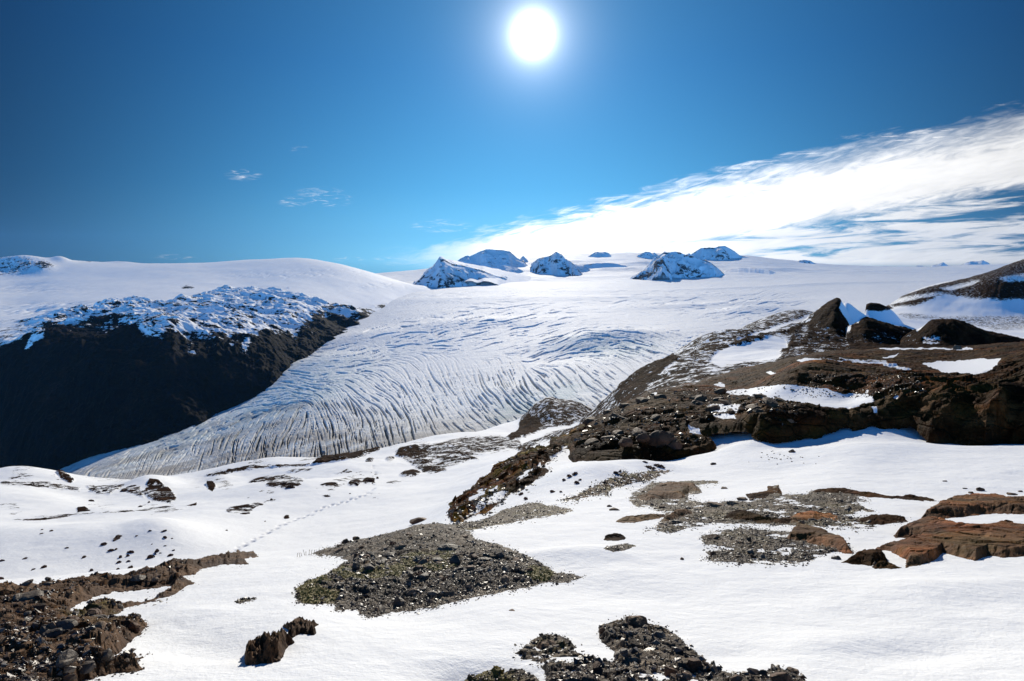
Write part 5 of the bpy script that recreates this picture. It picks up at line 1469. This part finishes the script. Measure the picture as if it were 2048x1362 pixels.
BL = [
    (1257, 911, 62, 20, 'brown wedge-shaped boulder lying on the snow below the left end of the outcrop', 'stone_brown', None),
    (1318, 888, 64, 44, 'largest boulder of the heap at the left end of the big outcrop', 'stone_brown', KO),
    (1352, 896, 36, 22, 'rounded boulder at the right foot of the largest boulder in the heap', 'stone_brown', KO),
    (1252, 889, 34, 20, 'squat dark boulder just above the brown wedge-shaped boulder', 'stone_brown', KO),
    (1285, 880, 30, 20, 'dark boulder between the squat one and the largest boulder of the heap', 'stone_brown', KO),
    (1394, 886, 40, 12, 'flat dark boulder half sunk in shaded snow right of the boulder heap', 'stone_brown', None),
    (1428, 929, 17, 6, 'small dark reddish stone alone on the bright snow below the outcrop shadow', 'stone_brown', None),
    (1449, 978, 17, 6, 'small flat tan stone on snow above the gravel terrace', 'stone_tan', None),
    (1484, 1001, 28, 8, 'pinkish tan stone on the far rim of the wide gravel patch', 'stone_tan', None),
    (1504, 1001, 13, 6, 'small dark pointed stone beside the pinkish tan one', 'stone_brown', None),
    (1219, 1014, 12, 6, 'small brown stone lying just above a flat split stone', 'stone_tan', None),
    (1229, 1021, 25, 7, 'flat split tan stone on the snow left of the gravel terrace', 'stone_tan', None),
    (1364, 1120, 13, 7, 'small pinkish stone alone on the smooth snow under the lower gravel patch', 'stone_tan', None),
    (1572, 1134, 8, 3, 'tiny dark stone on the snow under the lower gravel patch', 'stone_brown', None),
    (1962, 982, 20, 8, 'brown stone, largest of the few on the snow behind the big tan slab', 'stone_brown', None),
    (1942, 988, 14, 6, 'dark stone just left of and below the largest brown one behind the tan slab', 'stone_brown', None),
    (1930, 979, 10, 3, 'thin sliver of dark stone left of the brown stone behind the tan slab', 'stone_brown', None),
    (2024, 990, 21, 6, 'long low dark stone near the right edge behind the tan slab', 'stone_brown', None),
    (2041, 984, 12, 4, 'dark stone cut by the right edge of the picture behind the tan slab', 'stone_brown', None),
    (1890, 964, 10, 3, 'small dark stone highest up the snow slope behind the tan slab', 'stone_brown', None),
    (1584, 905, 15, 9, 'reddish stone on the snow at the edge of the outcrop shadow', 'stone_tan', None),
    (1916, 699, 20, 13, 'pointed pale brown boulder perched on the far rim of the flat outcrop top', 'stone_tan', KO),
    (1593, 711, 6, 13, 'small upright stone standing like a post on the outcrop skyline', 'stone_tan', KO),
    (1024, 1222, 15, 3, 'thin sliver of bark-brown stone alone on the snow right of the mossy mound', 'stone_tan', None),
    (1672, 1118, 22, 10, 'loose grey block at the snow edge right of the lower gravel patch', 'stone_grey', None),
    (1750, 1131, 16, 11, 'small orange-pink block wedged against the cracked grey knob', 'stone_tan', None),
    (1540, 1110, 10, 5, 'dark stone in the centre of the lower gravel patch', 'stone_brown', 'flat52'),
    (1498, 1082, 16, 12, 'dark cube of stone in the upper part of the lower gravel patch', 'stone_brown', 'flat52'),
    (1430, 1076, 34, 9, 'long reddish stone on the upper left rim of the lower gravel patch', 'stone_brown', 'flat52'),
    (1425, 1112, 16, 12, 'dark brown block on the lower left rim of the lower gravel patch', 'stone_brown', 'flat52'),
    (1430, 1014, 48, 12, 'pale tan block pair on the far rim of the wide gravel patch', 'stone_tan', 'flat51'),
    (1465, 1010, 26, 9, 'greyish pink block right of the pale tan block', 'stone_tan', 'flat51'),
    (1604, 1048, 12, 12, 'small pale upright block on the near rim of the wide gravel patch', 'stone_tan', 'flat51'),
    (1740, 1046, 22, 9, 'grey triangular block at the snow edge beside the reddish rib', 'stone_grey', None),
    (912, 1125, 30, 24, 'dark wedge standing up in the middle of the mossy mound', 'stone_grey', K_MOUND),
    (938, 1140, 24, 13, 'light grey rounded stone below and right of the dark wedge on the mound', 'stone_tan', K_MOUND),
    (962, 1142, 26, 9, 'flat dark stone right of the light grey rounded stone on the mound', 'stone_grey', K_MOUND),
    (782, 1114, 38, 14, 'broad flat grey slab on the upper left of the mossy mound', 'stone_grey', K_MOUND),
    (795, 1208, 24, 26, 'dark upright stone near the lower edge of the mossy mound', 'stone_grey', K_MOUND),
    (806, 1200, 12, 12, 'small pinkish stone leaning on the dark upright one on the mound', 'stone_tan', K_MOUND),
    (938, 1175, 14, 9, 'small pink stone in the fine gravel of the mound', 'stone_tan', K_MOUND),
    (752, 1222, 16, 9, 'pinkish stone at the bottom tip of the mound', 'stone_tan', K_MOUND),
    (893, 1100, 60, 12, 'wide pale slab lying flat near the top of the mound', 'stone_grey', K_MOUND),
    (738, 1140, 30, 20, 'blocky dark stone on the left side of the mound', 'stone_grey', K_MOUND),
    (710, 1138, 22, 18, 'dark spiky stone left of the blocky one on the mound', 'stone_grey', K_MOUND),
    (1000, 1112, 26, 12, 'greenish grey stone high on the right flank of the mound', 'stone_grey', K_MOUND),
    (1060, 1142, 20, 8, 'flat brown stone on the right tail of the mound', 'stone_brown', K_MOUND),
    (838, 1044, 42, 14, 'rounded brown knob crowning the top of the mound', 'stone_brown', K_MOUND),
    (692, 1086, 20, 14, 'small brown peak of rock on the upper left rim of the mound', 'stone_brown', K_MOUND),
    (712, 1080, 16, 10, 'small brown peak right of the first one on the rim of the mound', 'stone_brown', K_MOUND),
    (277, 1165, 34, 10, 'smooth grey slab on the upper part of the left ledge', 'stone_grey', K_LEDGE),
    (310, 1163, 16, 9, 'pale stone touching the right end of the smooth grey slab', 'stone_tan', K_LEDGE),
    (104, 1258, 26, 18, 'whitish stone in the middle of the left ledge', 'stone_tan', K_LEDGE),
    (185, 1232, 46, 14, 'rusty orange slab on the left ledge below the snow tongue', 'stone_brown', K_LEDGE),
    (60, 1200, 60, 14, 'long dark slab in the upper left of the ledge', 'stone_grey', K_LEDGE),
    (148, 1246, 44, 13, 'brown tilted slab left of the rusty orange one', 'stone_brown', K_LEDGE),
    (215, 1315, 40, 26, 'blocky grey stone at the lower right end of the ledge', 'stone_grey', K_LEDGE),
    (238, 1208, 14, 9, 'small dark stone on the thin strip above the ledge spur', 'stone_brown', K_LEDGE),
    (268, 1262, 28, 30, 'pointed brown rock at the snow edge of the left ledge', 'stone_brown', K_LEDGE),
    (288, 1250, 10, 9, 'little dark stone right of the pointed brown rock', 'stone_brown', None),
    (170, 1340, 54, 18, 'broken slab near the bottom of the left ledge', 'stone_grey', K_LEDGE),
    (1270, 1250, 58, 22, 'smooth pinkish brown stone capping the pile at the bottom edge', 'stone_brown', K_BOT),
    (1318, 1276, 34, 22, 'grey block on the upper right of the pile at the bottom edge', 'stone_grey', K_BOT),
    (1204, 1266, 16, 18, 'dark brown lump on the upper left corner of the pile', 'stone_brown', K_BOT),
    (1386, 1338, 44, 32, 'dark rounded block on the right shoulder of the pile', 'stone_brown', K_BOT),
    (1250, 1316, 24, 16, 'pale angular stone in the middle of the pile', 'stone_grey', K_BOT),
    (1472, 1360, 26, 16, 'yellowish stone at the bottom edge right of the pile', 'stone_tan', K_BOT),
    (1564, 1362, 54, 26, 'dark smooth boulder at the bottom edge, farthest right of the pile', 'stone_brown', K_BOT),
    (1340, 1350, 50, 26, 'big brown block at the bottom edge below the rounded block', 'stone_brown', K_BOT),
    (1092, 1296, 60, 14, 'cracked orange-brown slab on the left lobe of the pile', 'stone_brown', K_BOT),
    (1160, 1345, 26, 16, 'light grey stone low on the left half of the pile', 'stone_grey', K_BOT),
]
for q, (u, v, w1, h1, lb, mt, own) in enumerate(BL):
    boulder(u, v, w1, h1, lb, mt, name='boulder' if w1 > 28 else 'stone', seed=500 + q * 13, own=own, dep=0.75)

# countable loose stones lying on each patch: copies of a few shapes
proto_meshes = {}
for mt in ('stone_grey', 'stone_brown', 'stone_tan'):
    proto_meshes[mt] = [rock_mesh('stone', 900 + i * 7, 1.0, 0.75, 0.5, mt, sub=2) for i in range(4)]


def loose(pname, n, smin, smax, seed, label, group, mats=('stone_grey', 'stone_grey', 'stone_brown', 'stone_tan'), box=None, lo=6):
    rs = np.random.RandomState(seed)
    P, D = pick(PL[pname], n, rs, lo, box)
    for p, d in zip(P, D):
        mt = mats[rs.randint(len(mats))]
        o = bpy.data.objects.new('stone', proto_meshes[mt][rs.randint(4)])
        C.objects.link(o)
        s_ = rs.uniform(smin, smax)
        o.scale = (s_, s_, s_ * rs.uniform(0.6, 1.0))
        o.location = (p[0], p[1], p[2] + s_ * 0.22)
        o.rotation_euler = (rs.normal(0, 0.2), rs.normal(0, 0.2), rs.uniform(0, 6.28))
        tag(o, label, 'stone', group)


loose(K_MOUND, 60, 0.035, 0.085, 1, 'loose angular stone among the gravel and moss of the middle mound', 'loose stones on the middle mound')
loose(K_LEDGE, 45, 0.025, 0.07, 2, 'loose splintered stone lying on the dark ledge at lower left', 'loose stones on the left ledge')
loose(K_BOT, 45, 0.012, 0.04, 3, 'loose broken stone in the grey pile at the bottom edge', 'loose stones in the bottom pile')
loose('flat51', 34, 0.04, 0.085, 4, 'loose stone on the wide gravel patch of the right-hand terrace', 'loose stones on the wide gravel patch')
loose('flat52', 16, 0.03, 0.06, 5, 'loose stone on the lower gravel patch of the right-hand terrace', 'loose stones on the lower gravel patch')
loose(KO, 36, 0.25, 0.75, 6, 'rough boulder in the broken wall at the left end of the outcrop', 'boulders in the broken left wall of the outcrop', ('stone_brown',), (1180, 790, 1560, 890))
# sprinkle of pebbles on the bright snow below the shaded outcrop
rs = np.random.RandomState(77)
for q in range(34):
    u = rs.normal(1556, 26); v = rs.normal(917, 7)
    h = ray_hit(u, v, 10, 40)
    if h:
        o = bpy.data.objects.new('pebble', proto_meshes['stone_brown'][rs.randint(4)]); C.objects.link(o)
        s_ = rs.uniform(0.018, 0.045)
        o.scale = (s_,) * 3; o.location = (h[0] * h[1], h[1], h[2] + s_ * 0.2); o.rotation_euler = (0, 0, rs.uniform(0, 6))
        tag(o, 'dark pebble in the sprinkle on bright snow below the outcrop shadow', 'pebble', 'pebbles sprinkled on the snow below the outcrop')
print('rocks', round(time.time() - T0, 1))


# ================================================================== PLANTS
def leaf_mat(name, c1, c2):
    m, t, bs, pos = new_mat(name)
    t.put(bs.inputs['Base Color'], t.mix(t.noise(pos, 9, 3), c1, c2))
    bs.inputs['Roughness'].default_value = 0.7
    return m


M['heather'] = leaf_mat('heather', (0.05, 0.018, 0.012, 1), (0.12, 0.05, 0.03, 1))
M['redleaf'] = leaf_mat('red_leaves', (0.10, 0.028, 0.018, 1), (0.16, 0.065, 0.03, 1))
M['moss'] = leaf_mat('moss', (0.13, 0.10, 0.015, 1), (0.26, 0.20, 0.03, 1))
M['straw'] = leaf_mat('dry_stem', (0.10, 0.065, 0.035, 1), (0.18, 0.12, 0.07, 1))


def clump_mesh(name, seed, mat, n=420, spread=1.0, high=0.55):
    """low cushion of small leaves and twigs, radius 1"""
    rs = np.random.RandomState(seed)
    r = np.sqrt(rs.uniform(0, 1, n)) * spread; th = rs.uniform(0, 6.283, n)
    lob = 0.75 + 0.3 * np.sin(th * 2 + seed) + 0.15 * np.sin(th * 5 + seed * 2)
    x, y = r * lob * np.cos(th), r * lob * np.sin(th) * 0.9
    z = high * np.sqrt(np.clip(1 - (r / spread) ** 2, 0, 1)) * rs.uniform(0.15, 1.0, n)
    c = np.stack([x, y, z], 1)
    d1 = rs.normal(size=(n, 3)); d1[:, 2] = np.abs(d1[:, 2]) + 0.4; d1 /= np.linalg.norm(d1, axis=1)[:, None]
    d2 = np.cross(d1, rs.normal(size=(n, 3))); d2 /= np.linalg.norm(d2, axis=1)[:, None]
    l = rs.uniform(0.10, 0.24, (n, 1)); w_ = l * rs.uniform(0.35, 0.6, (n, 1))
    V = np.stack([c - d1 * l, c + d2 * w_, c + d1 * l, c - d2 * w_], 1).reshape(-1, 3)
    me = np_mesh(name, V, quads=np.arange(4 * n).reshape(n, 4), smooth_sh=False)
    me.materials.append(M[mat])
    return me


hm = [clump_mesh('heather_clump', 30 + i, 'heather', 520) for i in range(4)]
SP = [(84, 1061, 9, 4), (103, 1063, 9, 4), (83, 1068, 8, 4), (235, 1077, 18, 5), (273, 1073, 7, 3), (300, 1064, 12, 5), (328, 1063, 9, 5), (330, 1076, 13, 9), (208, 1090, 10, 6), (222, 1102, 12, 8), (232, 1100, 10, 7), (262, 1107, 10, 8), (256, 1114, 9, 8), (238, 1127, 15, 10), (241, 1117, 9, 8), (257, 1125, 9, 8),
      (301, 1116, 11, 10), (314, 1104, 10, 12), (311, 1110, 8, 7), (340, 1112, 8, 8), (347, 1102, 8, 5), (168, 1115, 7, 5), (134, 1097, 7, 4), (66, 1141, 11, 6), (88, 1136, 9, 8), (183, 1142, 11, 8), (236, 1140, 9, 7), (260, 1139, 14, 10), (50, 1119, 16, 3), (136, 1165, 16, 11), (115, 1159, 12, 6), (39, 1160, 6, 4), (2, 1160, 10, 10),
      (330, 1094, 7, 3), (304, 1090, 5, 4), (321, 1108, 4, 3), (344, 1078, 7, 3), (2, 1124, 8, 5), (573, 1037, 8, 8), (700, 988, 5, 4), (453, 1062, 5, 3), (530, 1044, 4, 4), (250, 983, 14, 6), (263, 974, 14, 5), (197, 985, 13, 6), (209, 983, 10, 5), (182, 1003, 12, 8), (298, 1006, 8, 8), (280, 1014, 9, 5),
      (712, 970, 16, 10), (738, 963, 12, 8), (755, 957, 9, 6), (745, 968, 6, 4), (580, 976, 16, 6), (568, 968, 14, 5), (655, 994, 10, 4), (543, 1000, 6, 4)]
for q, (u, v, w1, h1) in enumerate(SP):
    h = ray_hit(u, v, 22, 220)
    if h is None:
        continue
    a, D, z, _, _ = h
    o = bpy.data.objects.new('heather_clump', hm[q % 4]); C.objects.link(o)
    k_ = D / F
    o.location = (a * D, D, z - 0.02 * h1 * k_)
    sv_ = 0.55 + 0.95 * ((q * 0.618) % 1.0) ** 1.5
    o.scale = (w1 * k_ * 0.6 * sv_, w1 * k_ * 0.5 * sv_, h1 * k_ * 1.0 * (0.7 + 0.5 * sv_) * 0.8)
    o.rotation_euler = (0, 0, q * 1.7)
    tag(o, 'dark reddish clump of heather poking through the snow of the left valley slopes', 'heather', 'heather clumps on the left valley slopes')

rm = [clump_mesh('red_shrub', 60 + i, 'redleaf', 300) for i in range(3)]
for q, (u, v, w1, h1) in enumerate([(1139, 954, 12, 8), (1150, 951, 14, 9), (1128, 963, 10, 7), (1154, 968, 12, 9), (1160, 962, 8, 5), (1105, 985, 14, 7), (1122, 985, 7, 5), (1180, 975, 7, 5), (1210, 968, 11, 8), (1232, 948, 12, 9), (1240, 944, 8, 7), (1290, 926, 12, 5), (1052, 1000, 10, 9), (1042, 990, 12, 9), (1300, 938, 26, 7), (1318, 935, 24, 8), (1330, 920, 14, 4), (787, 1090, 22, 7), (840, 1150, 26, 6), (890, 1158, 18, 5)]):
    own = K_MOUND if u < 900 else None
    h = surf_hit(u, v, 4, 60, own)
    if h is None:
        continue
    a, D, z = h
    k_ = D / F
    o = bpy.data.objects.new('red_shrub', rm[q % 3]); C.objects.link(o)
    o.location = (a * D, D, z); o.scale = (w1 * k_ * 0.55, w1 * k_ * 0.5, h1 * k_ * 1.1); o.rotation_euler = (0, 0, q * 2.1)
    if own:
        tag(o, {787: 'rusty orange tuft of low plants near the top left of the middle mound', 840: 'rusty orange tuft of low plants beside the yellow moss on the middle mound', 890: 'rusty red tuft of low plants right of the yellow moss on the middle mound'}[u], 'shrub')
    else:
        tag(o, 'low russet shrub on the snow slope between the slanting ridge and the outcrop', 'shrub', 'russet shrubs on the slope below the ridge')


def stems(u0, v0, n, hpx, spread, label, seed, Dr=(5, 20)):
    """dead flower stalks standing out of the snow, each stalk a curved taper with a seed head"""
    rs = np.random.RandomState(seed)
    for q in range(n):
        u = u0 + spread * (q / max(n - 1, 1) - 0.5) * 2 + rs.normal(0, 1.0); v = v0 - 0.14 * (u - u0) + rs.normal(0, 1.2)
        h = ray_hit(u, v, *Dr)
        if h is None:
            continue
        a, D, z, _, _ = h
        H = hpx * D / F * rs.uniform(0.6, 1.15)
        r = 0.55 * D / F
        lx, ly = rs.normal(0.1, 0.22), rs.normal(0, 0.2)
        rings = []
        ts = np.linspace(0, 1, 7)
        for t_ in ts:
            rad = r * (1 - 0.5 * t_) * (1.9 if 0.7 < t_ < 0.95 else 1.0) * (0.2 if t_ == 1 else 1)
            cx_, cy_ = lx * H * t_ ** 1.6, ly * H * t_ ** 1.6
            rings.append([(cx_ + rad * math.cos(w2), cy_ + rad * math.sin(w2), H * t_) for w2 in np.linspace(0, 2 * np.pi, 6)[:-1]])
        V = np.array(rings).reshape(-1, 3)
        Q = np.array([(i * 5 + j, i * 5 + (j + 1) % 5, (i + 1) * 5 + (j + 1) % 5, (i + 1) * 5 + j) for i in range(6) for j in range(5)])
        me = np_mesh('dry_stem', V, quads=Q)
        o = link(me, 'dry_stem', M['straw'])
        o.location = (a * D, D, z - 0.01)
        tag(o, label, 'dead plant', 'dead stalks in a row at the mound tip')


stems(620, 1111, 12, 15, 26, 'short dead stalk in the row at the left tip of the middle mound', 5)

# moss cushions on the mound: uncountable little tufts
rs = np.random.RandomState(12)
pt = PL[K_MOUND]
ok = (pt['moss_'] > 0.35) & (pt['sd'] > 3)
ii = np.argwhere(ok)
k_ = ii[rs.randint(0, len(ii), 3000)]
c = np.stack([pt['X'][k_[:, 0], k_[:, 1]], pt['Y'][k_[:, 0], k_[:, 1]], pt['Z'][k_[:, 0], k_[:, 1]]], 1)
sel = fbm(c[:, 0] * 5, c[:, 1] * 5, 3, 3) > -0.05
c = c[sel]
n = len(c)
blades = []
for b_ in range(7):
    d1 = rs.normal(size=(n, 3)); d1[:, 2] = rs.normal(0.1, 0.3, n); d1 /= np.linalg.norm(d1, axis=1)[:, None]
    d2 = np.cross(d1, np.array([[0.0, 0.0, 1.0]]) + rs.normal(0, 0.3, (n, 3))); d2 /= np.linalg.norm(d2, axis=1)[:, None]
    cc = c + rs.normal(0, 0.014, (n, 3)) * [1, 1, 0.2] + [0, 0, 0.006]
    l = rs.uniform(0.008, 0.02, (n, 1))
    blades.append(np.stack([cc - d1 * l * 0.4, cc + d2 * l * 0.5, cc + d1 * l, cc - d2 * l * 0.5], 1).reshape(-1, 3))
V = np.concatenate(blades)
o = link(np_mesh('moss', V, quads=np.arange(len(V)).reshape(-1, 4), smooth_sh=False), 'moss', M['moss'])
o['kind'] = 'stuff'
print('plants', round(time.time() - T0, 1))

# ================================================================== AIR
def haze():
    x0, x1, y0, y1, z0, z1 = -22000, 22000, -600, 20500, -1400, 900
    v = np.array([(x, y, z) for z in (z0, z1) for y in (y0, y1) for x in (x0, x1)], np.float32)
    q = np.array([(0, 2, 3, 1), (4, 5, 7, 6), (0, 1, 5, 4), (2, 6, 7, 3), (0, 4, 6, 2), (1, 3, 7, 5)])
    m = bpy.data.materials.new('air'); m.use_nodes = True
    t = NT(m.node_tree)
    pv = t.n('ShaderNodeVolumePrincipled')
    pv.inputs['Color'].default_value = (0.22, 0.55, 1.0, 1)
    pv.inputs["Density"].default_value = 1.2e-5
    pv.inputs['Anisotropy'].default_value = 0.0
    out = t.n('ShaderNodeOutputMaterial')
    t.t.links.new(pv.outputs[0], out.inputs['Volume'])
    me = np_mesh('haze', v, quads=q, smooth_sh=False)
    o = link(me, 'haze', m)
    o['kind'] = 'stuff'
    return o


haze()
